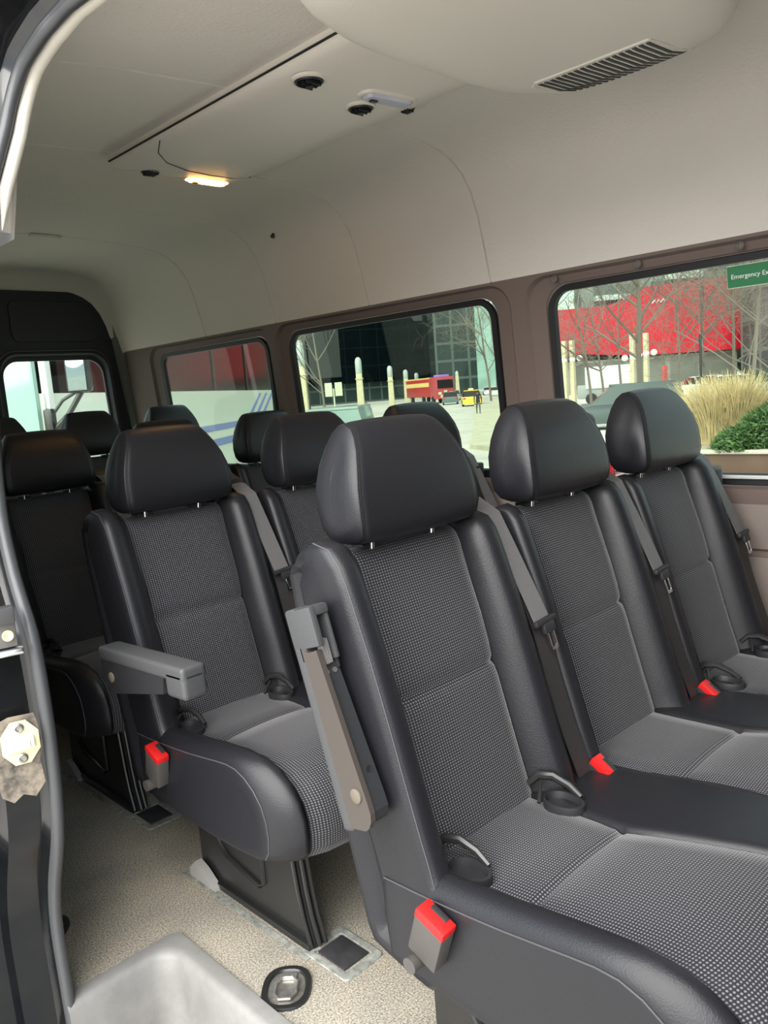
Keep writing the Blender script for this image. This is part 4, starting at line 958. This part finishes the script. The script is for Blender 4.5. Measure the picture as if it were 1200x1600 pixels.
# ---- street pillars with lantern tops
STONE = mat('pillar_stone', (0.52, 0.47, 0.31), 0.8, var=0.1, vscale=3); LANT = mat('lantern_glass', (0.42, 0.47, 0.45), 0.3)
for i, (u, vt, wd) in enumerate([(478, 533, 13.5), (564, 559, 11), (611, 572, 9), (634.5, 578, 8), (651, 583, 7), (665, 587, 6), (675, 590, 5.2), (684, 593, 4.6), (691, 595, 4.2)]):
    hp = 603.7 + (700 - u) * 0.0765
    depth = 3.4 / ((hp - vt) / F); depth = min(depth, 400); H = 2.14 + 3.4; wm = wd * depth / F
    q = root('lantern_pillar', G(u + 2, depth), SANG)
    mb = MB(); mb.box((0, 0, (H - 1.55) / 2), (wm, wm, H - 1.55), taper=0.82, bev=0.03); mb.box((0, 0, H - 2.05), (wm * 1.05, wm * 1.05, 0.10)); mb.build('shaft', STONE, q)
    mb = MB(); mb.lathe([(wm * .42, H - 1.55), (wm * .46, H - 1.50), (wm * .46, H - 0.45), (wm * .38, H - 0.18), (wm * .2, H - 0.03), (0.01, H)], n=16); mb.build('lantern', LANT, q)
    T(q, ['tallest and nearest stone lantern pillar, at the left end of the row in the middle window', 'second stone lantern pillar of the row in the middle window', 'third stone lantern pillar of the row in the middle window', 'fourth stone lantern pillar of the row, left of the fire truck', 'fifth stone lantern pillar of the row, its lantern above the fire truck',
          'sixth stone lantern pillar of the street row, behind the fire truck', 'seventh small stone lantern pillar of the street row', 'eighth tiny stone lantern pillar of the street row', 'farthest and smallest stone lantern pillar of the street row'][i], 'lantern pillar', 'lantern pillars along the street')
q = root('lantern_pillar', G(716, 150), SANG); mb = MB(); mb.box((0, 0, 2), (0.8, 0.8, 4.2), taper=0.7); mb.build('shaft', STONE, q); mb = MB(); mb.lathe([(0.3, 4.1), (0.3, 4.6), (0.05, 4.9)], n=10); mb.build('lantern', LANT, q)
T(q, 'lone lantern pillar standing just left of the yellow taxi', 'lantern pillar', 'lantern pillars along the street')

# ---- buildings
def building(name, u0, u1, depth0, depth1, zb, zt, m, lab, thick=20, cat='building', base=ZG):
    A = G(u0, depth0); B = G(u1, depth1); d = (B - A); L = Vector((d.x, d.y, 0)).length; ang = math.atan2(d.y, d.x)
    q = root(name, (A.x, A.y, ZG), ang); T(q, lab, cat)
    mb = MB(); mb.box((L / 2, thick / 2, (zb + zt) / 2), (L, thick, zt - zb)); mb.build('facade', m, q, smooth=False)
    return q, L
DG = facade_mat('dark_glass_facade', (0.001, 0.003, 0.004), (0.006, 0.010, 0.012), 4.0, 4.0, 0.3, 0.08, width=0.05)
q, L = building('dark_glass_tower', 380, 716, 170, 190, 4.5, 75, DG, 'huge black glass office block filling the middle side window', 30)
PG = mat('painted_reflection', (0.045, 0.052, 0.052), 0.35);  # lighter facets paint reflections onto the dark tower glass
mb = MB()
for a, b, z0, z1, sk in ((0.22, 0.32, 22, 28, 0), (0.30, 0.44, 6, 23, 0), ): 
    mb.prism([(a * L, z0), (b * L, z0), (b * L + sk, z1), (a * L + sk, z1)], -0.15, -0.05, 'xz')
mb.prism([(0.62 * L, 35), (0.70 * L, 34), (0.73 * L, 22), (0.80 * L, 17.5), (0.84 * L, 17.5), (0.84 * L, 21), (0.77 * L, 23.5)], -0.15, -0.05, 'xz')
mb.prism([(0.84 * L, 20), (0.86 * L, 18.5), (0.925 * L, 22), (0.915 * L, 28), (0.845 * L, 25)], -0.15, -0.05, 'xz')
mb.build('painted_reflections', PG, q, smooth=False)
mb = MB(); mb.box((L / 2, 12, 2.2), (L, 20, 4.5)); mb.build('lobby', facade_mat('lobby', (0.02, 0.035, 0.035), (0.10, 0.14, 0.13), 3, 3, .3, width=.12), q, smooth=False)
q2, L2 = building('glass_apartment_block', 684, 748, 158, 158, 0, 55, facade_mat('grey_glass_facade', (0.022, 0.032, 0.033), (0.085, 0.11, 0.10), 3.2, 3.4, .2, width=.14), 'grey gridded glass block rising at the right of the middle window', 15)
mb = MB(); mb.box((-2.5, -1, 27), (12, 2, 9)); mb.build('bright_panes', facade_mat('bright_facade', (0.45, 0.52, 0.47), (0.2, 0.24, 0.22), 3, 4.5, .3, width=.05), q2, smooth=False)
building('distant_green_block', 742, 800, 300, 300, 0, 45, facade_mat('pale_green_facade', (0.22, 0.33, 0.30), (0.3, 0.42, 0.38), 5, 4, .3), 'pale green distant building closing the end of the street', 20)
REDM = mat('red_cladding', (0.44, 0.004, 0.018), 0.45, var=.08, vscale=.3)
A = G(835, 95); B = G(1158, 95); d = B - A; L = Vector((d.x, d.y, 0)).length; ang = math.atan2(d.y, d.x)
rb = T(root('red_building', (A.x, A.y, ZG), ang), 'long bright red clad building above grey glass, in the nearest window', 'building')
k = L / (1158 - 835)
def ru(u): return (u - 835) * k
def rz(u, v): return 2.14 + ((603.7 + (700 - u) * 0.0765) - v) / F * 95
mb = MB(); mb.prism([(ru(835), rz(835, 552)), (ru(835), rz(835, 491)), (ru(950), rz(950, 481)), (ru(985), rz(985, 470)), (ru(1012), rz(1012, 452)), (ru(1158), rz(1158, 433)), (ru(1158), rz(1158, 545)), (ru(1000), rz(1000, 556))], 0.0, 12, 'xz')
mb.build('red_cladding', REDM, rb, smooth=False)
mb = MB(); mb.box((ru(1010), 14, rz(1000, 445) / 2 + 3), (L * 1.15, 20, rz(1000, 400)))
mb.build('upper_floors', facade_mat('upper_glass', (0.05, 0.09, 0.08), (0.17, 0.23, 0.20), 7, 3.2, .3, width=.22), rb, smooth=False)
mb = MB(); mb.box((ru(893), 3.5, rz(893, 470)), (ru(905) - ru(865), 1, 2.8)); mb.box((ru(975), 3.5, rz(975, 463)), (ru(1000) - ru(945), 1, 0.6)); mb.box((ru(1090), 3.5, rz(1090, 428)), (ru(1125) - ru(1070), 1, 0.8)); mb.build('pale_panels', mat('mint_panels', (0.42, 0.60, 0.52), 0.4), rb, smooth=False)
mb = MB(); mb.box((L / 2, 6, rz(1000, 560) / 2), (L, 10, rz(1000, 556))); mb.build('ground_floor', facade_mat('shopfront', (0.10, 0.105, 0.09), (0.24, 0.24, 0.20), 4, 3.6, .4, width=.15), rb, smooth=False)
mb = MB(); x0_ = ru(1022); z0_ = rz(1022, 477)
mb.tube([(x0_ + a, -0.1, z0_ + b) for a, b in ((0, 0), (0.3, .35), (.5, 0), (.8, .4), (1.0, .05), (1.3, .45), (1.5, .1), (1.8, .3))], 0.07, 5); mb.build('script_mark', mat('mark_white', (.85, .8, .75), .5), rb)
q, L = building('grey_side_building', 1158, 1290, 92, 80, 0, 40, facade_mat('charcoal_facade', (0.03, 0.035, 0.035), (0.09, 0.10, 0.09), 3, 3.4, .4, width=.12), 'charcoal building behind dense bare branches right of the red building', 15)
building('rear_red_brick_block', -260, 40, 60, 70, 0, 30, mat('brick_block', (0.22, 0.03, 0.035), .7), 'dark red building behind the coach', 12)
q, L = building('left_stone_block', 376, 486, 120, 140, 0, 40, facade_mat('grey_stone_facade', (0.10, 0.105, 0.10), (0.05, 0.05, 0.05), 3, 3.4, .6, width=.3), 'grey building at the left edge of the middle side window', 10)

# ---- bare trees
BARK = mat('bare_bark', (0.16, 0.14, 0.11), 0.9); TWIG = mat('pale_twigs', (0.17, 0.145, 0.12), 0.9)
def tree(loc, H, seed, lab, trunk=0.14, spread=0.55, levels=5, droop=0.0, first=0.35, m=None, kids=3):
    rnd = random.Random(seed); q = root('bare_tree', loc); T(q, lab, 'tree', 'bare winter trees outside')
    tr = MB(); tw = MB()
    def grow(p, d, ln, r, lev):
        n = 4 if lev < 2 else 3; pts = [p.copy()]; dd = d.copy()
        for i in range(n):
            gq = .05 if lev == 0 else .13; dd = (dd + Vector((rnd.gauss(0, gq), rnd.gauss(0, gq), rnd.gauss(0.05, .10)))).normalized(); pts.append(pts[-1] + dd * ln / n)
        rs = [r * (1 - 0.5 * i / n) for i in range(n + 1)]
        (tr if lev == 0 else tw).tube(pts, rs, 5 if lev < 2 else 3, caps=False)
        if lev >= levels: return
        for c in range(kids + (5 if lev == 0 else 1 if lev == 1 else 0)):
            t = rnd.uniform(first if lev == 0 else 0.25, 1.0); i = min(int(t * n), n - 1); b = pts[i].lerp(pts[i + 1], t * n - i)
            ax = dd.orthogonal().normalized(); ax.rotate(Matrix.Rotation(rnd.uniform(0, 6.28), 3, dd)) 
            nd = (dd * (1 - spread) + ax * spread + Vector((0, 0, .12))).normalized()
            grow(b, nd, ln * rnd.uniform(.36, .52) if lev == 0 else ln * rnd.uniform(.50, .74), max(r * .42, 0.0048), lev + 1)
    grow(Vector((0, 0, 0)), Vector((0, 0, 1)), H * .72, trunk, 0)
    tr.build('trunk', BARK, q, recalc=False); o = tw.build('branches', m or TWIG, q, recalc=False)
    return q
RT = [(868, 48, 9, 'bare tree at the left edge of the nearest window beside its frame'), (926, 42, 8.5, 'bare tree rising behind the bonnet of the grey SUV'), (946, 50, 9.5, 'slim bare tree behind the windscreen of the grey SUV'), (972, 46, 9.5, 'bare tree behind the left globe lamps'), (1002, 34, 9, 'thickest bare tree, straight above the roof of the SUV'), (1066, 42, 9, 'bare tree left of the thin black post'),
      (1103, 36, 8.5, 'bare tree just right of the thin black post'), (1150, 33, 8, 'bare tree above the tall dry grass')]
for i, (u, dp, H, lab) in enumerate(RT):
    tree(G(u, dp), H, 11 + i, lab, trunk=0.085 if u != 1002 else 0.15, levels=5, spread=0.62, first=0.3, kids=3)
for i, (u, dp, H, lab) in enumerate([(1180, 26, 9, 'dense bare tree at the right edge of the nearest window'), (1206, 30, 10, 'bare tree behind the right edge of the nearest window')]):
    tree(G(u, dp), H, 41 + i, lab, trunk=0.075, levels=5, spread=0.65, first=0.2, kids=4)
tree(G(514, 38), 7.5, 61, 'bare tree between the two nearest lantern pillars', trunk=.07, levels=5, spread=.5, first=.35)
tree(G(462, 62), 13, 62, 'bare tree at the left edge of the middle window', trunk=.06, levels=5, spread=.5, first=.3)
tree(G(784, 62), 15, 63, 'large bare tree at the right edge of the middle window overhanging the pavement', trunk=.15, levels=5, spread=.62, first=.2, kids=4)
tree(G(768, 90), 15, 64, 'farther bare tree along the pavement behind the large one', trunk=.14, levels=5, spread=.62, first=.2)

# ---- vehicles
def vehicle(name, loc, ang, L, Wd, H, paint, lab, cat='car', roofc=None, kind='car', glass=None):
    """local x = length (front at -x), y = width; built from lofted cross sections, wheels, windows"""
    q = root(name, loc, ang); T(q, lab, cat)
    gl = glass or BGL
    c = 0.30 * H / 1.6; hb = H * 0.58
    prof = [(-.5, .15), (-.5, .46), (-.47, .50), (-.30, .585), (-.27, .60), (.42, .62), (.49, .60), (.5, .45), (.5, .15)]
    if kind == 'van': prof = [(-.5, .13), (-.5, .42), (-.45, .52), (-.42, .55), (.49, .56), (.5, .5), (.5, .13)]
    rings = []
    for y, kx, kz in ((-.5, .97, .96), (-.485, .995, .995), (-.3, 1, 1.0), (.3, 1, 1.0), (.485, .995, .995), (.5, .97, .96)):
        rings.append([(x * L * kx, y * Wd, (z * kz) * H) for x, z in prof])
    mb = MB(); mb.loft(rings, cap0=True, cap1=True); mb.build('body', paint, q, angle=30)
    if kind == 'car': ca = [(-.27, .59), (-.12, .95), (-.06, .985), (.30, .985), (.38, .94), (.46, .61)]
    else: ca = [(-.43, .54), (-.34, .93), (-.30, .98), (.47, .98), (.49, .94), (.5, .54)]
    rings = []
    for y, k in ((-.47, .0), (-.40, 1), (.40, 1), (.47, 0)):
        rings.append([(x * L, y * Wd, (z if k or z < .7 else z) * H) for x, z in ca] if k else [(x * L * 1.0, y * Wd, (min(z, .62)) * H) for x, z in ca])
    mb = MB(); mb.loft(rings, cap0=True, cap1=True); mb.build('glasshouse', gl, q, angle=30)
    rf = [p for p in ca if p[1] > .9]
    mb = MB(); x0, x1 = rf[0][0], rf[-1][0]; mb.box(((x0 + x1) / 2 * L, 0, .975 * H), ((x1 - x0) * L, Wd * .80, H * .05), bev=H * .02); mb.build('roof', roofc or paint, q)
    for sx_ in (-.33, .31):
        for sy_ in (-1, 1):
            rr = H * .215
            mb = MB(); mb.lathe([(rr * .2, -.09), (rr, -.09), (rr, .09), (rr * .72, .11), (rr * .68, .08), (rr * .2, .09)], (sx_ * L, sy_ * Wd * .46, rr), (0, sy_, 0), 24); wl = mb.build('wheel', RUBBER, q)
            mb = MB()
            for k in range(5):
                a = 2 * math.pi * k / 5; e = Vector((math.cos(a), 0, math.sin(a)))
                cpt = Vector((sx_ * L, sy_ * (Wd * .46 + .10), rr)); mb.tube([cpt, cpt + e * rr * .66], rr * .09, 5)
            mb.build('rim', METAL, wl)
    for sy_ in (-1, 1):
        mb = MB(); mb.box((-.485 * L, sy_ * Wd * .36, .47 * H), (.03 * L, Wd * .2, .06 * H), bev=.01); mb.build('headlamp', mat('headlamp', (.35, .38, .38), .2) if 'headlamp' not in bpy.data.materials else bpy.data.materials['headlamp'], q)
        mb = MB(); mb.box((.49 * L, sy_ * Wd * .40, .50 * H), (.03 * L, Wd * .14, .08 * H), bev=.01); mb.build('tail_lamp', RED, q)
    return q
VA = math.atan2(-ROT[1][0] * 0 + (G(1070, 31) - G(893, 32)).y, (G(1070, 31) - G(893, 32)).x)
GREYP = mat('grey_green_paint', (0.06, 0.08, 0.08), 0.35, 0.0, spec=.4)
p0 = G(978, 31.8)
vehicle('grey_suv', p0, VA, 4.75, 1.9, 1.72, GREYP, 'dark grey SUV passing to the left, seen above the nearest headrests', 'car', kind='car', glass=mat('suv_glass', (.05, .075, .07), .15, spec=.3))
WP = mat('white_paint', (.52, .56, .52), .3, coat=.4)
vehicle('white_car', G(1090, 62), VA, 4.4, 1.8, 1.45, WP, 'white car parked behind the thin black post', 'car')
vehicle('silver_car', G(1130, 58), VA, 4.4, 1.8, 1.4, mat('silver_paint', (.5, .53, .5), .3, .3), 'silver car partly behind the dry grass plumes', 'car')
q = root('white_truck', G(952, 60), VA); T(q, 'white box truck beyond the bonnet of the grey SUV', 'truck')
mb = MB(); mb.box((0, 0, 1.95), (3.4, 2.2, 1.6), bev=.06); mb.build('cargo_box', WP, q)
mb = MB(); mb.box((-1.2, 0, .95), (2.2, 2.0, 1.0), bev=.1); mb.build('chassis', mat('truck_grey', (.25, .27, .25), .5), q)
for x in (-1.3, 1.1):
    mb = MB(); mb.lathe([(.1, -.1), (.42, -.1), (.42, .1), (.1, .12)], (x, -1.0, .42), (0, -1, 0), 20); mb.build('wheel', RUBBER, q)
ANG2 = SANG + math.pi
YEL = mat('taxi_yellow', (.75, .50, .05), .35, coat=.4)
q = vehicle('yellow_taxi', G(737, 82), SANG + math.pi, 4.7, 1.9, 1.6, YEL, 'yellow taxi driving on the street beside the walking person', 'taxi')
mb = MB(); mb.box((0, 0, 1.68), (.25, .5, .18), bev=.03); mb.build('roof_sign', mat('taxi_sign', (.9, .8, .5), .4), q)
vehicle('parked_van', G(541, 27), SANG + math.pi, 4.9, 2.0, 1.75, mat('pale_green_paint', (.34, .44, .40), .3, coat=.4), 'pale green parked van with a large windscreen above the second bench headrests', 'van', kind='van', glass=mat('van_windscreen', (.33, .45, .42), .1, spec=.7))
vehicle('dark_parked_car', G(487, 23.5), SANG + math.pi, 4.3, 1.8, 1.55, mat('dark_green_paint', (.05, .08, .075), .3, coat=.4), 'dark green car top at the lower left of the middle window', 'car')
for i, (u, dp, c_, lab) in enumerate([(704, 96, (.10, .14, .14), 'dark car queued right behind the fire truck'), (710, 120, (.35, .38, .36), 'grey car queued in the street left of the taxi'), (727, 175, (.45, .48, .45), 'far grey car directly above the taxi'), (763, 150, (.7, .72, .7), 'first white car parked beyond the walking person'), (774, 135, (.72, .74, .72), 'white car parked under the large bare tree')]):
    vehicle('distant_car', G(u, dp), SANG + math.pi, 4.4, 1.8, 1.5, mat('distant_paint_%d' % i, c_, .3), lab, 'car')
# fire truck
q = root('fire_truck', G(686, 108), SANG + math.radians(22)); T(q, 'red and yellow fire truck on the street behind the row of lantern pillars', 'fire truck')
RT_ = mat('fire_red', (.40, .03, .03), .4); YT = mat('fire_yellow', (.75, .55, .20), .4)
mb = MB(); mb.box((4.5, 0, 2.1), (9.5, 2.6, 2.4), bev=.1); mb.build('body', RT_, q)
mb = MB(); mb.box((4.5, 0, 2.55), (9.0, 2.66, .55)); mb.box((4.5, 0, 3.35), (9.4, 2.4, .25)); mb.build('yellow_band', YT, q, smooth=False)
mb = MB(); mb.box((-1.4, 0, 2.0), (2.4, 2.6, 2.9), bev=.15); mb.build('cab', mat('cab_red', (.42, .06, .07), .4), q)
mb = MB(); mb.box((-2.62, 0, 2.5), (.06, 2.2, 1.1)); mb.build('windscreen', BGL, q, smooth=False)
mb = MB()
for y_, z_ in ((-.8, 1.3), (.8, 1.3), (0, 1.5), (-.4, .9), (.5, .9)): mb.box((-2.62, y_, z_), (.06, .45, .35))
mb.build('grille_panel', mat('cab_cream', (.6, .55, .4), .4), q, smooth=False)
mb = MB(); mb.box((-1.4, 0, 3.6), (.5, 2.0, .25), bev=.04); mb.build('light_bar', mat('violet_lights', (.35, .2, .8), .3), q)
for x in (-1.2, 2.5, 7.0):
    for sy_ in (-1, 1):
        mb = MB(); mb.lathe([(.1, -.1), (.5, -.1), (.5, .1), (.1, .12)], (x, sy_ * 1.2, .5), (0, sy_, 0), 20); mb.build('wheel', RUBBER, q)

# ---- people
def person(loc, ang, H, top_, legs, lab, stride=0.16):
    q = root('person', loc, ang); T(q, lab, 'person')
    s_ = H / 1.75
    V = [(0, 0, .95, .13, .10), (0, 0, 1.15, .13, .09), (0, 0, 1.38, .17, .10), (0, 0, 1.50, .06, .06), (0, .01, 1.60, .075, .09), (0, .01, 1.70, .07, .08),
         (.09, 0, .90, .085, .085), (.10, -stride, .50, .06, .06), (.10, -stride * .6, .09, .04, .04), (.10, -stride * 1.1, .04, .04, .035),
         (-.09, 0, .90, .085, .085), (-.10, stride * .7, .50, .06, .06), (-.10, stride * 1.7, .12, .04, .04), (-.10, stride * 1.3, .04, .04, .035),
         (.20, 0, 1.42, .055, .055), (.25, .03, 1.15, .042, .042), (.24, -.05, .92, .033, .033), (.24, -.07, .84, .03, .02),
         (-.20, 0, 1.42, .055, .055), (-.25, -.02, 1.15, .042, .042), (-.24, -.08, .92, .033, .033), (-.24, -.10, .84, .03, .02)]
    E = [(0, 1), (1, 2), (2, 3), (3, 4), (4, 5), (0, 6), (6, 7), (7, 8), (8, 9), (0, 10), (10, 11), (11, 12), (12, 13), (2, 14), (14, 15), (15, 16), (16, 17), (2, 18), (18, 19), (19, 20), (20, 21)]
    me = bpy.data.meshes.new('body'); me.from_pydata([(a * s_, b * s_, c_ * s_) for a, b, c_, _, _ in V], E, [])
    o = bpy.data.objects.new('body', me); C.objects.link(o)
    sm = o.modifiers.new('skin', 'SKIN'); sm.use_smooth_shade = True
    for i, v in enumerate(V): me.skin_vertices[0].data[i].radius = (v[3] * s_, v[4] * s_)
    me.skin_vertices[0].data[0].use_root = True
    ss = o.modifiers.new('sub', 'SUBSURF'); ss.levels = 1; ss.render_levels = 1
    bpy.context.view_layer.update()
    m2 = bpy.data.meshes.new_from_object(o.evaluated_get(bpy.context.evaluated_depsgraph_get())); bpy.data.objects.remove(o)
    m2.materials.clear()
    for mm in (top_, legs, bpy.data.materials.get('skin_tone') or mat('skin_tone', (.45, .28, .2), .6), bpy.data.materials.get('dark_hair') or mat('dark_hair', (.02, .015, .012), .7)): m2.materials.append(mm)
    for p in m2.polygons:
        z = p.center.z / s_; p.use_smooth = True
        p.material_index = 1 if z < .93 and abs(p.center.x) < .2 * s_ else (3 if z > 1.66 or (z > 1.54 and p.center.y > .02) else (2 if z > 1.5 or z < .88 and abs(p.center.x) > .2 * s_ else 0))
    o = bpy.data.objects.new('body', m2); C.objects.link(o); o.parent = q
    return q
DK = mat('dark_jacket', (.02, .022, .03), .8); TR = mat('grey_trousers', (.10, .10, .10), .8)
person(G(748, 55), SANG + math.pi / 2, 1.75, DK, TR, 'person in dark jacket walking by the pavement edge near the taxi', .2)
person(G(516, 34), SANG - 1.2, 1.72, mat('blue_jacket', (.06, .14, .30), .8), TR, 'person in a blue jacket beside the pale green van')
person(G(576, 40), SANG - 1.5, 1.72, mat('maroon_jacket', (.25, .04, .05), .8), TR, 'person in a dark red jacket left of the dark headrest top')
person(G(566, 30), SANG - 1.0, 1.70, mat('brown_jacket', (.10, .055, .035), .8), TR, 'person in a brown jacket standing beside the van windscreen')

# ---- pavement and planter
PAVE = mat('pavement', (.50, .46, .34), .9, var=.12, vscale=1.2); 
a = G(735, 27); b = G(800, 24); c_ = G(800, 90); d_ = G(741, 90); e_ = G(741, 45)
mb = MB(); poly = [(p.x, p.y) for p in (a, b, c_, d_, e_)]; mb.prism(poly, ZG, ZG + 0.15, 'xy'); S(mb.build('sidewalk', PAVE, smooth=False)).name = 'trim_9'
mb = MB()
for i in range(7):
    rnd = random.Random(i); p = G(715 + i * 6, 11 + i * 1.3); pts = [p + Vector((0, 0, .004))]
    for k in range(6): p = p + Vector((rnd.uniform(-.1, .5), rnd.uniform(-.5, .2), 0)); pts.append(p + Vector((0, 0, .004)))
    mb.tube(pts, .018, 4)
T(mb.build('road_cracks', mat('crack_tar', (.12, .12, .10), .9)), 'irregular dark cracks in the pale road below the middle window', 'road cracks', kind='stuff')
# planter with brown wall, in the nearest window
pa = G(1050, 16.4); pb = G(1330, 14.2); dv = (pb - pa); dvn = Vector((dv.x, dv.y, 0)); LL = dvn.length; an = math.atan2(dvn.y, dvn.x)
pl = T(root('street_planter', (pa.x, pa.y, ZG), an), 'low brown planter wall with pale kerb at the bottom of the nearest window', 'planter')
mb = MB(); mb.box((LL / 2, 3, .22), (LL, 6.0, .44), bev=.03); mb.build('planter_wall', mat('brown_stone', (.095, .055, .038), .8, var=.1, vscale=2), pl)
mb = MB(); mb.box((LL / 2, .12, .47), (LL + .05, .34, .08), bev=.02); mb.build('coping', mat('pale_coping', (.42, .38, .32), .8), pl)
mb = MB(); mb.box((LL / 2, 3.0, .45), (LL - .2, 5.6, .10)); mb.build('soil', mat('pebble_soil', (.33, .28, .20), .95, var=.35, vscale=9, bump=.8, bscale=30), pl)
zt_ = ZG + 0.48
def clump(u, dp, n, hh, rad, m, lab, name, cat, seed, lean=.35, wblade=.010):
    rnd = random.Random(seed); base = G(u, dp, zt_); q = root(name, base); T(q, lab, cat); mb = MB()
    for i in range(n):
        a_ = rnd.uniform(0, 6.283); r0 = rad * .35 * math.sqrt(rnd.random()); p = Vector((r0 * math.cos(a_), r0 * math.sin(a_), 0)); l_ = hh * rnd.uniform(.45, 1.05)
        out = Vector((math.cos(a_), math.sin(a_), 0)) * lean * rnd.uniform(.1, 1.3) + Vector((rnd.gauss(0, .12), rnd.gauss(0, .12), 0)); pts = []
        for k in range(5):
            t = k / 4; pts.append(p + Vector((0, 0, l_ * t * (1 - .22 * t * out.length))) + out * l_ * t * t)
        mb.tube(pts, [wblade * .7, wblade * .7, wblade * .6, wblade * (.9 if rnd.random() < .4 else .5), .002], 3, caps=False)
    mb.build('blades', m, q, recalc=False); return q
STRAW = mat('dry_grass', (.55, .44, .23), .9, var=.3, vscale=3); GGR = mat('green_grass_blades', (.12, .16, .06), .9, var=.3, vscale=4)
clump(1118, 17.3, 900, 1.45, 1.1, STRAW, 'leftmost dry straw-coloured ornamental grass clump in the planter', 'ornamental_grass', 'grass', 1)
clump(1148, 17.2, 1000, 1.55, 1.1, STRAW, 'tallest dry straw-coloured grass clump in the middle of the planter', 'ornamental_grass', 'grass', 2)
clump(1172, 18.2, 600, 1.6, 1.0, GGR, 'thin greenish grass clump with long arching blades at the right of the planter', 'ornamental_grass', 'grass', 3, lean=.55)
LEAF = mat('juniper_green', (.065, .13, .035), .85, var=.35, vscale=6)
def shrub(u, dp, rx, ry, rz_, n, lab, seed, m=LEAF):
    rnd = random.Random(seed); q = root('shrub', G(u, dp, zt_)); T(q, lab, 'shrub', 'low evergreen shrubs in the planter'); mb = MB()
    for i in range(n):
        a_ = rnd.uniform(0, 6.283); e = math.asin(rnd.uniform(0, 1)); k = rnd.uniform(.7, 1.03)
        p = Vector((rx * k * math.cos(a_) * math.cos(e), ry * k * math.sin(a_) * math.cos(e), rz_ * k * math.sin(e)))
        d_ = (p.normalized() + Vector((rnd.gauss(0, .5), rnd.gauss(0, .5), rnd.gauss(.2, .4)))).normalized(); s2 = d_.orthogonal().normalized() * rnd.uniform(.02, .045); l_ = rnd.uniform(.06, .14)
        mb.add([p - s2, p + s2, p + d_ * l_], [[0, 1, 2]])
    mb.build('foliage', m, q, smooth=False, recalc=False)
    mb = MB(); mb.loft([[(rx * .85 * math.cos(a) * math.cos(e), ry * .85 * math.sin(a) * math.cos(e), rz_ * .85 * math.sin(e)) for a in [2 * math.pi * k / 24 for k in range(24)]] for e in (0, .4, .8, 1.2, 1.5)], cap1=True); mb.build('twig_core', mat('shrub_core', (.02, .03, .012), .9) if 'shrub_core' not in bpy.data.materials else bpy.data.materials['shrub_core'], q)
shrub(1170, 16.1, .95, .6, .42, 5000, 'low bright green juniper mound in the middle of the planter', 5)
shrub(1215, 16.1, 1.15, .75, .80, 6000, 'large green juniper mound at the right edge of the nearest window', 6)
shrub(1205, 18.8, 1.2, .8, 1.0, 4000, 'taller dark green bush behind the juniper mounds', 7, mat('dark_bush', (.045, .075, .03), .9, var=.3, vscale=6))
shrub(1078, 18.0, .35, .35, .5, 1500, 'small olive bush left of the dry grass', 8, mat('olive_bush', (.14, .15, .06), .9, var=.3, vscale=6))
# thin post
mb = MB(); mb.tube([(0, 0, 0), (0, 0, 2.95)], .035, 8); o = mb.build('sign_post', PAINTBLK); o.location = G(1097, 20.5); T(o, 'thin black metal post standing before the dry grass', 'post')
# globe lamps
def globe_lamp(us, vg, dp, labs, pil, lab):
    q = root('globe_lamp', G(pil[0], dp), 0); T(q, lab, 'street lamp', 'stone pillars with globe lamps')
    side = (G(pil[0] + 10, dp) - G(pil[0], dp)); side.z = 0; pxm = side.length / 10; side.normalize()
    for u_ in pil:
        b_ = side * (u_ - pil[0]) * pxm; mb = MB(); mb.box(b_ + Vector((0, 0, 2.0)), (.24, .24, 4.0), bev=.02, taper=.9); mb.build('shaft', STONE, q)
    for u_, v_ in zip(us, vg):
        hp = 603.7 + (700 - u_) * .0765; z = 2.14 + (hp - v_) / F * dp; b_ = side * (u_ - pil[0]) * pxm
        mb = MB(); mb.lathe([(.16 * math.sin(t), -.16 * math.cos(t)) for t in [math.pi * k / 10 for k in range(1, 10)]], b_ + Vector((0, 0, z)), n=16); g = mb.build('globe', mat('globe_white', (.85, .86, .8), .3) if 'globe_white' not in bpy.data.materials else bpy.data.materials['globe_white'], q)
    mb = MB(); hp = 603.7 + (700 - us[0]) * .0765; z = 2.14 + (hp - vg[0]) / F * dp - .25; mb.tube([side * (us[0] - pil[0]) * pxm + Vector((0, 0, z)), side * (us[-1] - pil[0]) * pxm + Vector((0, 0, z + .15))], .03, 6); mb.build('crossbar', METAL, q)
globe_lamp([873, 885, 898, 909], [569, 564, 562, 560], 42, None, [886, 898], 'pair of stone pillars with globe lamps at the left of the nearest window')
globe_lamp([979, 992, 1001, 1012, 1024], [560, 559, 556, 553, 551], 40, None, [991, 1012], 'pair of stone pillars with globe lamps behind the SUV roof')
mb = MB(); mb.box((0, 0, 1.2), (.45, .15, 2.4), bev=.03); o = mb.build('street_banner', mat('banner_red', (.55, .06, .05), .6)); o.location = G(1040, 50); T(o, 'small red upright street sign beyond the SUV', 'sign')
mb = MB(); mb.tube([(0, 0, 0), (0, 0, 2.5)], .04, 6); mb.box((-.28, 0, 2.45), (.40, .05, .75)); mb.box((.28, 0, 2.45), (.40, .05, .75)); o = mb.build('road_sign', mat('sign_cream', (.55, .55, .42), .6)); o.location = G(527, 45); o.rotation_euler = (0, 0, SANG - math.pi / 2 + .2); T(o, 'pair of small cream road signs between the first and second lantern pillars', 'sign')
